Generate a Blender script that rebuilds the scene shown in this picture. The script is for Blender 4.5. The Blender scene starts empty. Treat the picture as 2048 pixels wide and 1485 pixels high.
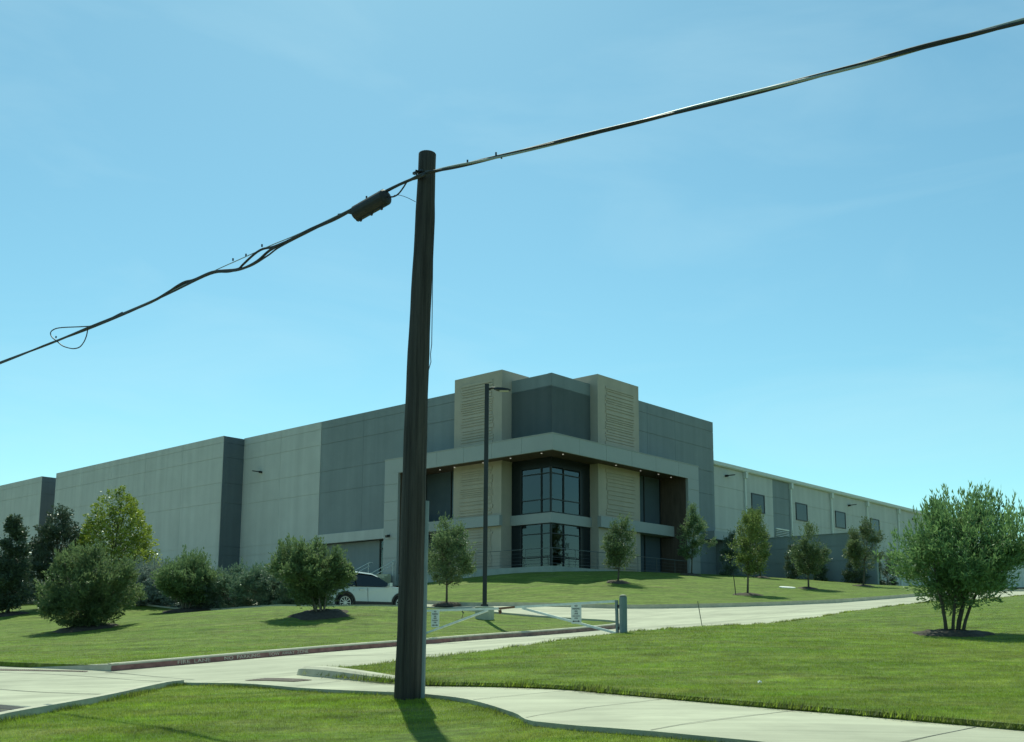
import bpy, bmesh, math, random
import numpy as np
from mathutils import Vector, Matrix
from mathutils.geometry import delaunay_2d_cdt

# ------------------------------------------------------------------ camera, sky, sun, exposure
S = bpy.context.scene
COL = S.collection
F, YC, PIT, ROL, TH = 2064.0, 968.1, math.radians(8.4404), math.radians(.253), math.radians(48.045)
cam_d = bpy.data.cameras.new('camera'); cam = bpy.data.objects.new('camera', cam_d); COL.objects.link(cam)
cam_d.sensor_fit = 'HORIZONTAL'; cam_d.sensor_width = 36; cam_d.lens = 36 * F / 2048
cam_d.shift_y = (YC - 742.5) / 2048; cam_d.clip_start = .05; cam_d.clip_end = 6000
fw = Vector((0, math.cos(PIT), math.sin(PIT))); up = Vector((0, -math.sin(PIT), math.cos(PIT))); rt = Vector((1, 0, 0))
cx = rt * math.cos(ROL) + up * math.sin(ROL); cy = up * math.cos(ROL) - rt * math.sin(ROL)
cam.matrix_world = Matrix(((cx.x, cy.x, -fw.x, 0), (cx.y, cy.y, -fw.y, 0), (cx.z, cy.z, -fw.z, 0), (0, 0, 0, 1)))
S.camera = cam

SUN_EL, SUN_AZ = math.radians(55), math.radians(-8.5)        # azimuth from +Y towards +X
W_ = bpy.data.worlds.new('World'); S.world = W_; W_.use_nodes = True
nt = W_.node_tree; nt.nodes.clear()
sky = nt.nodes.new('ShaderNodeTexSky'); sky.sky_type = 'NISHITA'; sky.sun_disc = False
sky.sun_elevation = SUN_EL; sky.sun_rotation = SUN_AZ
sky.altitude = 150; sky.air_density = 1.0; sky.dust_density = .4; sky.ozone_density = 1.0
tint = nt.nodes.new('ShaderNodeMix'); tint.data_type = 'RGBA'; tint.blend_type = 'MULTIPLY'
tint.inputs[0].default_value = 1; tint.inputs[7].default_value = (.71, 1.145, 1.0, 1)
bg = nt.nodes.new('ShaderNodeBackground'); bg.inputs[1].default_value = .12
wo = nt.nodes.new('ShaderNodeOutputWorld')
nt.links.new(sky.outputs[0], tint.inputs[6]); tc = nt.nodes.new('ShaderNodeTexCoord'); cm = nt.nodes.new('ShaderNodeMapping'); cm.inputs['Scale'].default_value = (1.2, 1.2, 4.5); cm.inputs['Rotation'].default_value = (0, .35, .5)
cn = nt.nodes.new('ShaderNodeTexNoise'); cn.inputs['Scale'].default_value = 2.2; cn.inputs['Detail'].default_value = 7; cn.inputs['Roughness'].default_value = .55; cn.inputs['Distortion'].default_value = .6
cr = nt.nodes.new('ShaderNodeMapRange'); cr.inputs[1].default_value = .46; cr.inputs[2].default_value = .78; cr.inputs[3].default_value = 0; cr.inputs[4].default_value = .22
cl = nt.nodes.new('ShaderNodeMix'); cl.data_type = 'RGBA'; cl.inputs[7].default_value = (5.2, 7.4, 7.9, 1)
nt.links.new(tc.outputs['Generated'], cm.inputs[0]); nt.links.new(cm.outputs[0], cn.inputs['Vector']); nt.links.new(cn.outputs['Fac'], cr.inputs[0])
nt.links.new(cr.outputs[0], cl.inputs[0]); nt.links.new(tint.outputs[2], cl.inputs[6]); nt.links.new(cl.outputs[2], bg.inputs[0]); nt.links.new(bg.outputs[0], wo.inputs[0])
sd = bpy.data.lights.new('sun', 'SUN'); sun = bpy.data.objects.new('sun', sd); COL.objects.link(sun)
sd.energy = 4.2; sd.angle = math.radians(.5); sd.color = (.93, 1.0, .80)
sdir = Vector((math.sin(SUN_AZ) * math.cos(SUN_EL), math.cos(SUN_AZ) * math.cos(SUN_EL), math.sin(SUN_EL)))
sun.rotation_euler = sdir.to_track_quat('Z', 'Y').to_euler(); sun.location = (0, 40, 80)
S.view_settings.view_transform = 'Standard'; S.view_settings.look = 'None'
S.view_settings.exposure = 0.08; S.view_settings.gamma = 1
S.cycles.max_bounces = 6; S.cycles.transparent_max_bounces = 12
S.cycles.use_denoising = True

# ------------------------------------------------------------------ frames of reference
V = np.array([math.cos(TH), math.sin(TH), 0.]); U = np.array([-math.sin(TH), math.cos(TH), 0.])
def ray(px, py):
    a = px - 1024.; b = -(py - YC)
    a, b = a * math.cos(ROL) - b * math.sin(ROL), a * math.sin(ROL) + b * math.cos(ROL)
    a /= F; b /= F
    v = np.array([a, math.cos(PIT) - b * math.sin(PIT), math.sin(PIT) + b * math.cos(PIT)])
    return v / v[1]
def at(px, py, Y): return ray(px, py) * Y
C3 = at(1105, 866, 61.0); C0 = C3 * np.array([1, 1, 0])     # corner of the entrance canopy
def WB(a, b, z): return C0 + U * a + V * b + np.array([0, 0, z])   # building frame: a along left front, b along right front
E0 = np.array([2.16, 23., 0])
def SW(s, w): return (E0 + V * s + U * w)[:2]               # drive frame: s along drive, w across to the left
def to_sw(P):
    d = np.array([P[0] - E0[0], P[1] - E0[1], 0]); return d @ V, d @ U
rng = np.random.default_rng(7); random.seed(7)

# ------------------------------------------------------------------ terrain
CP = []
def cp(px, py, Y, dz=0):
    P = at(px, py, Y); CP.append((P[0], P[1], P[2] + dz))
def cs(s, w, z): x, y = SW(s, w); CP.append((x, y, z))
cs(-7.76, 0, -.59); cs(0, 0, .02); cs(3.8, 0, .225); cs(12.6, 0, .77); cs(18.5, 0, 1.19); cs(30.8, 0, 1.85); cs(60, 0, 3.2)
cs(-8.4, 6, -.70); cs(0, 6, -.21); cs(4.5, 6, .03); cs(8.4, 6, .27); cs(24, 6, 1.5); cs(31.5, 6, 1.95); cs(60, 6, 3.2)
cs(17, 12, 1.2); cs(18, 9, 1.21); cs(17, 20, 1.45)
cs(-8.4, 11.75, -.727)
cp(845, 1375, 15); cp(1100, 1380, 14.2); cp(1500, 1416, 11.63); cp(2048, 1466, 9.56)
cp(845, 1391, 13.4); cp(950, 1400, 12.6); cp(1100, 1437, 10.1); cp(1500, 1480, 8.5); cp(600, 1377, 15.4); cp(400, 1365, 18.1)
cp(0, 1440, 11.8); cp(200, 1401, 14.1); cp(817, 1390, 13.3, .05)
cp(858, 1485, 10.3, .05); cp(100, 1485, 10.4, .05)
cp(968, 1238, 36, -.12); cp(895, 1213, 49.5, -.05)
cp(750, 1211, 37.5, -.12); cp(550, 1211, 41.6, -.12); cp(250, 1209, 49.8, -.12); cp(0, 1205, 59.6, -.12)
cp(180, 1257, 36, -.12); cp(372, 1222, 46, -.12); cp(650, 1230, 35.5, -.12)
cs(8, 18, 1.02); cs(8, 30, 1.4); cs(12, 19, 1.15); cs(24, 40, 2.2); cs(24, 80, 3.4); cs(12, 100, 3.2)
cp(1100, 1146, 61, -.05); cp(1236, 1165, 55.5, -.12); cp(1383, 1150, 66, -.12); cp(1495, 1190, 50.6, -.12); cp(1617, 1178, 57, -.12)
cp(1725, 1172, 64, -.12); cp(1520, 1155, 71, -.12); cp(1525, 1152, 74.5, -.12); cp(1705, 1166, 71.5, -.12); cp(1135, 1183, 51.5, -.12)
cs(28, 38, 3.2); cs(28, 60, 3.5); cs(28, 100, 3.9)
cp(1905, 1272, 24, -.05); cs(10, -22, .3); cs(30, -25, 1.6); cs(0, -25, -.3); cs(-8.3, -25, -.95); cs(60, -25, 3.2)
cs(-15, -20, -1.3); cs(-15, -3, -1.12); cs(-15, 12, -1.08); cs(-15, 40, -1.1); cs(-28, -30, -1.6); cs(-28, 10, -1.4); cs(-28, 40, -1.4)
cs(70, 30, 4.2); cs(60, 60, 4.2); cs(90, 10, 4.2); cs(90, 60, 4.2); cs(60, 110, 4.2)
CP = np.array(CP)
def _k(r2): return np.where(r2 > 1e-9, r2 * np.log(r2 + 1e-12) * .5, 0)
_n = len(CP); _d2 = ((CP[:, None, :2] - CP[None, :, :2]) ** 2).sum(-1)
_A = np.zeros((_n + 3, _n + 3)); _A[:_n, :_n] = _k(_d2) + np.eye(_n) * 2.0
_A[:_n, _n] = 1; _A[:_n, _n + 1:] = CP[:, :2]; _A[_n:, :_n] = _A[:_n, _n:].T
_c = np.linalg.solve(_A, np.r_[CP[:, 2], 0, 0, 0])
def base_z(xy):
    xy = np.atleast_2d(np.asarray(xy, float))[:, :2]; out = np.empty(len(xy))
    for i in range(0, len(xy), 20000):
        q = xy[i:i + 20000]
        k = _k(((q[:, None, :] - CP[None, :, :2]) ** 2).sum(-1))
        out[i:i + 20000] = k @ _c[:_n] + _c[_n] + q @ _c[_n + 1:]
    d = np.hypot(xy[:, 0], xy[:, 1] - 40)
    t = np.clip((d - 95) / 120, 0, 1); t = t * t * (3 - 2 * t)
    return np.clip(out, -2.2, 4.6) * (1 - t) + 2.0 * t

# ------------------------------------------------------------------ materials
MATS = {}
def nodes(m):
    m.use_nodes = True; return m.node_tree, m.node_tree.nodes['Principled BSDF']
def mat(name, col, rough=.8, var=.12, scale=3.0, bump=0.0, bscale=40., metal=0., spec=.4, stretch=None, streak=None):
    if name in MATS: return MATS[name]
    m = bpy.data.materials.new(name); MATS[name] = m
    t, p = nodes(m); p.inputs['Roughness'].default_value = rough; p.inputs['Metallic'].default_value = metal
    p.inputs['Specular IOR Level'].default_value = spec
    g = t.nodes.new('ShaderNodeNewGeometry')
    mp = t.nodes.new('ShaderNodeMapping'); t.links.new(g.outputs['Position'], mp.inputs[0])
    if stretch: mp.inputs['Scale'].default_value = stretch
    n = t.nodes.new('ShaderNodeTexNoise'); n.inputs['Scale'].default_value = scale; n.inputs['Detail'].default_value = 6; n.inputs['Roughness'].default_value = .65
    t.links.new(mp.outputs[0], n.inputs['Vector'])
    r = t.nodes.new('ShaderNodeValToRGB'); r.color_ramp.elements[0].position = .3; r.color_ramp.elements[1].position = .7
    c = np.array(col[:3]); r.color_ramp.elements[0].color = (*np.clip(c * (1 - var), 0, 1), 1); r.color_ramp.elements[1].color = (*np.clip(c * (1 + var), 0, 1), 1)
    t.links.new(n.outputs['Fac'], r.inputs[0])
    last = r.outputs[0]
    if streak:                                             # faint vertical weathering of the paint
        mp2 = t.nodes.new('ShaderNodeMapping'); mp2.inputs['Scale'].default_value = (1.6, 1.6, .07); t.links.new(g.outputs['Position'], mp2.inputs[0])
        n2 = t.nodes.new('ShaderNodeTexNoise'); n2.inputs['Scale'].default_value = 1.0; n2.inputs['Detail'].default_value = 5; t.links.new(mp2.outputs[0], n2.inputs['Vector'])
        mr = t.nodes.new('ShaderNodeMapRange'); mr.inputs[1].default_value = .3; mr.inputs[2].default_value = .7; mr.inputs[3].default_value = 1 - streak; mr.inputs[4].default_value = 1 + streak
        t.links.new(n2.outputs['Fac'], mr.inputs[0])
        mx = t.nodes.new('ShaderNodeMix'); mx.data_type = 'RGBA'; mx.blend_type = 'MULTIPLY'; mx.inputs[0].default_value = 1
        t.links.new(last, mx.inputs[6]); t.links.new(mr.outputs[0], mx.inputs[7]); last = mx.outputs[2]
    t.links.new(last, p.inputs['Base Color'])
    if bump:
        nb = t.nodes.new('ShaderNodeTexNoise'); nb.inputs['Scale'].default_value = bscale; nb.inputs['Detail'].default_value = 4
        t.links.new(mp.outputs[0], nb.inputs['Vector'])
        b = t.nodes.new('ShaderNodeBump'); b.inputs['Strength'].default_value = bump; b.inputs['Distance'].default_value = .02
        t.links.new(nb.outputs['Fac'], b.inputs['Height']); t.links.new(b.outputs[0], p.inputs['Normal'])
    return m
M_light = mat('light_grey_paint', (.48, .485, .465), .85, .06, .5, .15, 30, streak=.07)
M_dark = mat('dark_grey_paint', (.21, .243, .255), .85, .06, .6, .15, 30, streak=.07)
M_deep = mat('deep_grey_return', (.115, .140, .155), .85, .06, .6, .15, 30, streak=.07)  # darker grey for the return faces of the left blocks
M_beige = mat('beige_paint', (.43, .375, .31), .85, .06, .8, .15, 30, streak=.05)
M_fascia = mat('grey_metal_panel', (.345, .36, .355), .55, .04, .5)
M_wood = mat('brown_wood_cladding', (.095, .068, .052), .6, .3, 5, stretch=(1, 1, .15))
M_conc = mat('concrete', (.52, .505, .365), .9, .10, .55, .25, 60, streak=.04)
def wear(m, ang, amt):
    t = m.node_tree; p = t.nodes['Principled BSDF']; src = p.inputs['Base Color'].links[0].from_socket
    g = t.nodes.new('ShaderNodeNewGeometry'); last = src
    for sc, rot, lo, a, b in (((.06, 1.1, 1), ang, 1 - amt, .42, .60), ((.9, .9, 1), .3, 1 - amt * .9, .30, .52), ((.25, 5.0, 1), ang + .12, 1 - amt * .6, .36, .5)):
        mp = t.nodes.new('ShaderNodeMapping'); mp.inputs['Rotation'].default_value = (0, 0, rot); mp.inputs['Scale'].default_value = sc; t.links.new(g.outputs['Position'], mp.inputs[0])
        n = t.nodes.new('ShaderNodeTexNoise'); n.inputs['Scale'].default_value = 1.0; n.inputs['Detail'].default_value = 6; n.inputs['Roughness'].default_value = .6; t.links.new(mp.outputs[0], n.inputs['Vector'])
        r = t.nodes.new('ShaderNodeMapRange'); r.inputs[1].default_value = a; r.inputs[2].default_value = b; r.inputs[3].default_value = lo; r.inputs[4].default_value = 1.0; t.links.new(n.outputs['Fac'], r.inputs[0])
        x = t.nodes.new('ShaderNodeMix'); x.data_type = 'RGBA'; x.blend_type = 'MULTIPLY'; x.inputs[0].default_value = 1; t.links.new(last, x.inputs[6]); t.links.new(r.outputs[0], x.inputs[7]); last = x.outputs[2]
    t.links.new(last, p.inputs['Base Color'])
wear(M_conc, -TH, .19)
M_walk = mat('pavement_concrete', (.55, .54, .39), .9, .08, .8, .25, 60)
wear(M_walk, TH, .13)
M_kerb = mat('kerb_concrete', (.50, .47, .35), .9, .16, 2.5, .3, 50)
M_joint = mat('joint_sealant', (.10, .10, .085), .9, .3, 4)
M_asph = mat('asphalt', (.055, .055, .05), .9, .2, 8, .4, 80)
M_red = mat('worn_red_paint', (.29, .14, .125), .85, .34, 6.0)
M_red2 = mat('faded_red_paint', (.27, .17, .14), .85, .40, 4.0)
M_white = mat('white_paint', (.75, .75, .70), .6, .08, 6)
M_stencil = mat('worn_stencil_paint', (.60, .54, .46), .8, .35, 14)
M_frame = mat('dark_window_frame', (.018, .022, .024), .45, .1, 3)
M_bronze = mat('dark_bronze_metal', (.014, .016, .017), .45, .15, 4, spec=.5)
M_galv = mat('galvanised_steel', (.33, .38, .37), .5, .12, 4, metal=.0)
M_rail = mat('handrail_steel', (.72, .74, .70), .35, .06, 5)
M_gate = mat('white_gate_paint', (.62, .68, .63), .5, .14, 6)
M_bollard = mat('grey_green_post_paint', (.18, .24, .235), .6, .14, 4, stretch=(1, 1, .3))
M_rust = mat('rusty_steel', (.16, .085, .05), .85, .4, 12)
M_pole = mat('creosoted_pole_wood', (.058, .051, .043), .95, .6, 2.4, 1.0, 9, stretch=(7, 7, .22), streak=.25)
M_cable = mat('black_cable_sheath', (.035, .038, .038), .55, .15, 6)
M_pvc = mat('grey_conduit_plastic', (.20, .245, .25), .6, .1, 3)
M_soil = mat('mulch_soil', (.075, .058, .042), .95, .45, 9, .9, 30)
M_bark = mat('tree_bark', (.10, .085, .062), .9, .35, 10, .6, 30, stretch=(1, 1, .3))
M_bark2 = mat('pale_tree_bark', (.22, .19, .145), .9, .35, 10, .6, 30, stretch=(1, 1, .3))
M_car = mat('white_car_paint', (.50, .55, .52), .25, .01, 1, spec=.6)
M_tyre = mat('black_rubber', (.015, .015, .015), .8, .1, 5)
M_alloy = mat('alloy_metal', (.45, .47, .46), .35, .05, 5, metal=.7)
M_clad = mat('black_plastic', (.020, .022, .022), .6, .1, 5)
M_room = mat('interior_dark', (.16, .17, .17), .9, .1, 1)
M_sign = mat('sign_white', (.66, .70, .64), .5, .06, 10)
M_ink = mat('sign_black', (.03, .03, .03), .6, .1, 10)
M_tact = mat('tactile_red', (.34, .26, .21), .85, .2, 6)
M_roof = mat('roof_membrane', (.5, .5, .47), .8, .08, .5)
M_trail = mat('trailer_white', (.55, .60, .58), .5, .05, 1)
M_tealf = mat('teal_frame_paint', (.03, .16, .15), .5, .05, 3)
def glass_mat(name, tintc, refl):
    m = bpy.data.materials.new(name); m.use_nodes = True; t = m.node_tree; t.nodes.clear()
    o = t.nodes.new('ShaderNodeOutputMaterial'); mx = t.nodes.new('ShaderNodeMixShader'); tr = t.nodes.new('ShaderNodeBsdfTransparent'); gl = t.nodes.new('ShaderNodeBsdfGlossy')
    tr.inputs[0].default_value = (*tintc, 1); gl.inputs['Roughness'].default_value = .015; gl.inputs[0].default_value = (.80, .92, .95, 1)
    fr = t.nodes.new('ShaderNodeFresnel'); fr.inputs[0].default_value = refl
    n = t.nodes.new('ShaderNodeTexNoise'); n.inputs['Scale'].default_value = .35
    b = t.nodes.new('ShaderNodeBump'); b.inputs['Strength'].default_value = .05; b.inputs['Distance'].default_value = .05
    t.links.new(n.outputs['Fac'], b.inputs['Height']); t.links.new(b.outputs[0], gl.inputs['Normal'])
    t.links.new(fr.outputs[0], mx.inputs[0]); t.links.new(tr.outputs[0], mx.inputs[1]); t.links.new(gl.outputs[0], mx.inputs[2]); t.links.new(mx.outputs[0], o.inputs[0])
    return m
M_glass = glass_mat('tinted_glass', (.30, .36, .38), 1.85)
M_glass2 = mat('shaded_glass', (.085, .115, .14), .10, .08, .7, spec=.5)
M_carglass = mat('car_glass', (.010, .013, .014), .06, .05, 1, spec=.7)
M_spand = mat('dark_spandrel_glass', (.016, .022, .026), .25, .05, 1, spec=.25)
M_wglass = mat('clerestory_glass', (.035, .05, .055), .12, .1, .6, spec=.35)
def emis(name, col, st):
    m = bpy.data.materials.new(name); m.use_nodes = True; t = m.node_tree
    p = t.nodes['Principled BSDF']; p.inputs['Emission Color'].default_value = (*col, 1); p.inputs['Emission Strength'].default_value = st
    p.inputs['Base Color'].default_value = (.8, .8, .8, 1); return m
M_lamp = emis('lit_lamp', (1, .97, .85), .32)
M_lamp2 = emis('lit_office_light', (1, .98, .9), 1.2)

def grass_mat(name, blades=False):
    m = bpy.data.materials.new(name); t, p = nodes(m)
    p.inputs['Roughness'].default_value = .85; p.inputs['Specular IOR Level'].default_value = .15
    g = t.nodes.new('ShaderNodeNewGeometry')
    def noise(sc, det, rot=None, scl=None):
        mp = t.nodes.new('ShaderNodeMapping'); t.links.new(g.outputs['Position'], mp.inputs[0])
        if rot is not None: mp.inputs['Rotation'].default_value = (0, 0, rot)
        if scl: mp.inputs['Scale'].default_value = scl
        n = t.nodes.new('ShaderNodeTexNoise'); n.inputs['Scale'].default_value = sc; n.inputs['Detail'].default_value = det; n.inputs['Roughness'].default_value = .6
        t.links.new(mp.outputs[0], n.inputs['Vector']); return n.outputs['Fac']
    def mrange(s, a, b, lo, hi):
        r = t.nodes.new('ShaderNodeMapRange'); r.inputs[1].default_value = a; r.inputs[2].default_value = b; r.inputs[3].default_value = lo; r.inputs[4].default_value = hi
        t.links.new(s, r.inputs[0]); return r.outputs[0]
    def mix(fac, a, b, mode='MIX'):
        x = t.nodes.new('ShaderNodeMix'); x.data_type = 'RGBA'; x.blend_type = mode
        if isinstance(fac, float): x.inputs[0].default_value = fac
        else: t.links.new(fac, x.inputs[0])
        for i, v in ((6, a), (7, b)):
            if isinstance(v, tuple): x.inputs[i].default_value = (*v, 1)
            else: t.links.new(v, x.inputs[i])
        return x.outputs[2]
    c = mix(mrange(noise(.16, 5), .35, .65, 0, 1), (.108, .184, .014), (.142, .208, .021))
    c = mix(mrange(noise(.75, 7), .60, .74, 0, .75), c, (.20, .165, .075))
    rows = noise(1.0, 4, rot=math.radians(-30), scl=(.12, 1.7, 1))
    c = mix(mrange(rows, .40, .70, 0, .8), c, (.172, .212, .040))
    c = mix(mrange(noise(.42, 6), .58, .76, 0, .6), c, (.200, .185, .062))       # dry patches
    c = mix(mrange(noise(2.4, 6), .30, .72, 0, .55), c, (.062, .118, .015))
    f = mrange(noise(22, 4), .25, .75, .66, 1.34)
    c = mix(1.0, c, f, 'MULTIPLY')
    c = mix(mrange(noise(1.0, 6, rot=math.radians(-38), scl=(.5, 2.6, 1)), .46, .72, 0, .65), c, (.175, .185, .060))
    f4 = mrange(noise(1.0, 6, rot=math.radians(-20), scl=(.7, 1.8, 1)), .3, .7, .66, 1.32); c = mix(1.0, c, f4, 'MULTIPLY')
    f3 = mrange(noise(4.2, 5), .3, .7, .76, 1.24); c = mix(1.0, c, f3, 'MULTIPLY')
    if blades: c = mix(1.0, c, (2.2, 1.95, 1.85), 'MULTIPLY')
    if not blades:
        f2 = mrange(noise(9, 3, rot=math.radians(-30), scl=(.35, 1.4, 1)), .3, .7, .72, 1.28); c = mix(1.0, c, f2, 'MULTIPLY')
    t.links.new(c, p.inputs['Base Color'])
    if blades:
        tr = t.nodes.new('ShaderNodeBsdfTranslucent'); t.links.new(c, tr.inputs[0])
        mx = t.nodes.new('ShaderNodeMixShader'); mx.inputs[0].default_value = .5
        o = t.nodes['Material Output']; t.links.new(p.outputs[0], mx.inputs[1]); t.links.new(tr.outputs[0], mx.inputs[2]); t.links.new(mx.outputs[0], o.inputs[0])
    else:
        b = t.nodes.new('ShaderNodeBump'); b.inputs['Strength'].default_value = .8; b.inputs['Distance'].default_value = .05
        t.links.new(noise(26, 5), b.inputs['Height']); t.links.new(b.outputs[0], p.inputs['Normal'])
    return m
M_edge = mat('dry_edge_grass', (.135, .150, .050), .9, .45, 7)
M_grass = grass_mat('lawn_grass'); M_blade = grass_mat('grass_blades', True)

def leaf_mat(name, dark, light, trans=.42, rough=.5):
    m = bpy.data.materials.new(name); t, p = nodes(m)
    p.inputs['Roughness'].default_value = rough; p.inputs['Specular IOR Level'].default_value = .3
    a = t.nodes.new('ShaderNodeAttribute'); a.attribute_name = 'tint'
    r = t.nodes.new('ShaderNodeValToRGB'); r.color_ramp.elements[0].color = (*dark, 1); r.color_ramp.elements[1].color = (*light, 1)
    t.links.new(a.outputs['Fac'], r.inputs[0])
    oi = t.nodes.new('ShaderNodeObjectInfo'); hv = t.nodes.new('ShaderNodeHueSaturation'); rv = t.nodes.new('ShaderNodeMapRange'); rv.inputs[3].default_value = .88; rv.inputs[4].default_value = 1.2
    rh = t.nodes.new('ShaderNodeMapRange'); rh.inputs[3].default_value = .485; rh.inputs[4].default_value = .508
    t.links.new(oi.outputs['Random'], rv.inputs[0]); t.links.new(rv.outputs[0], hv.inputs['Value']); t.links.new(oi.outputs['Random'], rh.inputs[0]); t.links.new(rh.outputs[0], hv.inputs['Hue'])
    t.links.new(r.outputs[0], hv.inputs['Color']); r = hv; t.links.new(r.outputs[0], p.inputs['Base Color'])
    tr = t.nodes.new('ShaderNodeBsdfTranslucent'); t.links.new(r.outputs[0], tr.inputs[0])
    mx = t.nodes.new('ShaderNodeMixShader'); mx.inputs[0].default_value = trans
    t.links.new(p.outputs[0], mx.inputs[1]); t.links.new(tr.outputs[0], mx.inputs[2]); t.links.new(mx.outputs[0], t.nodes['Material Output'].inputs[0])
    return m
L_vitex = leaf_mat('chaste_tree_leaves', (.095, .175, .070), (.245, .365, .135))
L_dark = leaf_mat('dark_evergreen_leaves', (.065, .095, .065), (.135, .180, .105), .2, .35)
L_yell = leaf_mat('yellow_green_leaves', (.055, .10, .02), (.33, .37, .055), .35, .35)
L_oak = leaf_mat('young_oak_leaves', (.085, .140, .065), (.210, .280, .125))
L_lime = leaf_mat('bright_young_leaves', (.10, .16, .045), (.23, .30, .09), .4)
L_sage = leaf_mat('sage_leaves', (.17, .22, .19), (.33, .39, .34), .25)
L_bush = leaf_mat('bush_leaves', (.095, .160, .072), (.245, .340, .140))
L_hedge = leaf_mat('hedge_leaves', (.11, .165, .105), (.23, .30, .185), .25)

# ------------------------------------------------------------------ mesh helpers
class MB:
    def __init__(s): s.v = []; s.f = []
    def add(s, vs, fs):
        o = len(s.v); s.v.extend([tuple(map(float, p)) for p in vs]); s.f.extend([tuple(i + o for i in f) for f in fs]); return s
    def hexa(s, p):                                        # 8 points: bottom ring, top ring
        return s.add(p, [(3, 2, 1, 0), (4, 5, 6, 7), (0, 1, 5, 4), (1, 2, 6, 5), (2, 3, 7, 6), (3, 0, 4, 7)])
    def bbox(s, a0, a1, b0, b1, z0, z1):                   # box in the building frame
        return s.hexa([WB(a, b, z) for z in (z0, z1) for a, b in ((a0, b0), (a0, b1), (a1, b1), (a1, b0))])
    def box(s, x0, x1, y0, y1, z0, z1):
        return s.hexa([(x, y, z) for z in (z0, z1) for x, y in ((x0, y0), (x1, y0), (x1, y1), (x0, y1))])
    def tube(s, pts, rad, n=8, caps=True):
        pts = [Vector(p) for p in pts]; m = len(pts)
        if not hasattr(rad, '__len__'): rad = [rad] * m
        rings = []; prev = None
        for i, p in enumerate(pts):
            t = (pts[min(i + 1, m - 1)] - pts[max(i - 1, 0)]).normalized()
            if prev is None:
                e = Vector((0, 0, 1)) if abs(t.z) < .9 else Vector((1, 0, 0)); x = t.cross(e).normalized()
            else: x = (prev - t * prev.dot(t)).normalized()
            prev = x; y = t.cross(x)
            rings.append([p + (x * math.cos(2 * math.pi * k / n) + y * math.sin(2 * math.pi * k / n)) * rad[i] for k in range(n)])
        vs = [v for r in rings for v in r]; fs = []
        for i in range(m - 1):
            for k in range(n): fs.append((i * n + k, i * n + (k + 1) % n, (i + 1) * n + (k + 1) % n, (i + 1) * n + k))
        if caps: fs += [tuple(range(n))[::-1], tuple(range((m - 1) * n, m * n))]
        return s.add(vs, fs)
    def beam(s, p, q, w, h, upv=(0, 0, 1)):                # rectangular bar between two points
        p = Vector(p); q = Vector(q); t = (q - p).normalized(); x = t.cross(Vector(upv)).normalized(); y = x.cross(t)
        r = lambda c: [c - x * w / 2 - y * h / 2, c + x * w / 2 - y * h / 2, c + x * w / 2 + y * h / 2, c - x * w / 2 + y * h / 2]
        return s.hexa(r(p) + r(q))
    def build(s, name, m, parent=None, smooth=False, origin=None):
        return build_np(name, np.array(s.v), s.f, m, parent, smooth, origin)
def wloc(o):
    l = np.zeros(3)
    while o: l += np.array(o.location); o = o.parent
    return l
def build_np(name, v, f, m, parent=None, smooth=False, origin=None):
    if parent is not None: v = v - wloc(parent)
    elif origin is not None: v = v - np.asarray(origin, float)
    me = bpy.data.meshes.new(name)
    me.from_pydata(v.tolist() if isinstance(v, np.ndarray) else v, [], f); me.update()
    if m: me.materials.append(m)
    if smooth:
        me.polygons.foreach_set('use_smooth', [True] * len(me.polygons))
    o = bpy.data.objects.new(name, me); COL.objects.link(o)
    if parent is not None: o.parent = parent
    elif origin is not None: o.location = origin
    return o
def bevel(o, w, seg=2, ang=.6):
    bm = bmesh.new(); bm.from_mesh(o.data); bmesh.ops.remove_doubles(bm, verts=bm.verts, dist=1e-5)
    ed = [e for e in bm.edges if len(e.link_faces) == 2 and e.calc_face_angle(0) > ang]
    bmesh.ops.bevel(bm, geom=ed, offset=w, segments=seg, affect='EDGES', profile=.5, clamp_overlap=True)
    bm.to_mesh(o.data); bm.free(); return o
def empty(name, loc, label, cat, group=None):
    o = bpy.data.objects.new(name, None); COL.objects.link(o); o.location = loc; o.empty_display_size = .2
    return tag(o, label, cat, group)
def tag(o, label, cat, group=None):
    o['label'] = label; o['category'] = cat
    if group: o['group'] = group
    return o
def struct(o, kind='structure'): o['kind'] = kind; return o
def text_mesh(name, txt, size, frame, m, parent=None, origin=None, sx=1.0, depth=.002, bold=.0):
    """frame = (origin, xdir, ydir): text centred at the origin"""
    c = bpy.data.curves.new(name, 'FONT'); c.body = txt; c.size = size; c.align_x = 'CENTER'; c.align_y = 'CENTER'; c.extrude = depth; c.offset = bold
    to = bpy.data.objects.new('tmp_text', c); COL.objects.link(to); bpy.context.view_layer.update()
    me = bpy.data.meshes.new_from_object(to.evaluated_get(bpy.context.evaluated_depsgraph_get()))
    vs = np.array([v.co[:] for v in me.vertices]); fs = [tuple(p.vertices) for p in me.polygons]
    bpy.data.objects.remove(to); bpy.data.curves.remove(c); bpy.data.meshes.remove(me)
    o0, xd, yd = [np.asarray(q, float) for q in frame]; zd = np.cross(xd, yd)
    w = o0 + np.outer(vs[:, 0] * sx, xd) + np.outer(vs[:, 1], yd) + np.outer(vs[:, 2], zd)
    return build_np(name, w, fs, m, parent, origin=origin)

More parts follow.
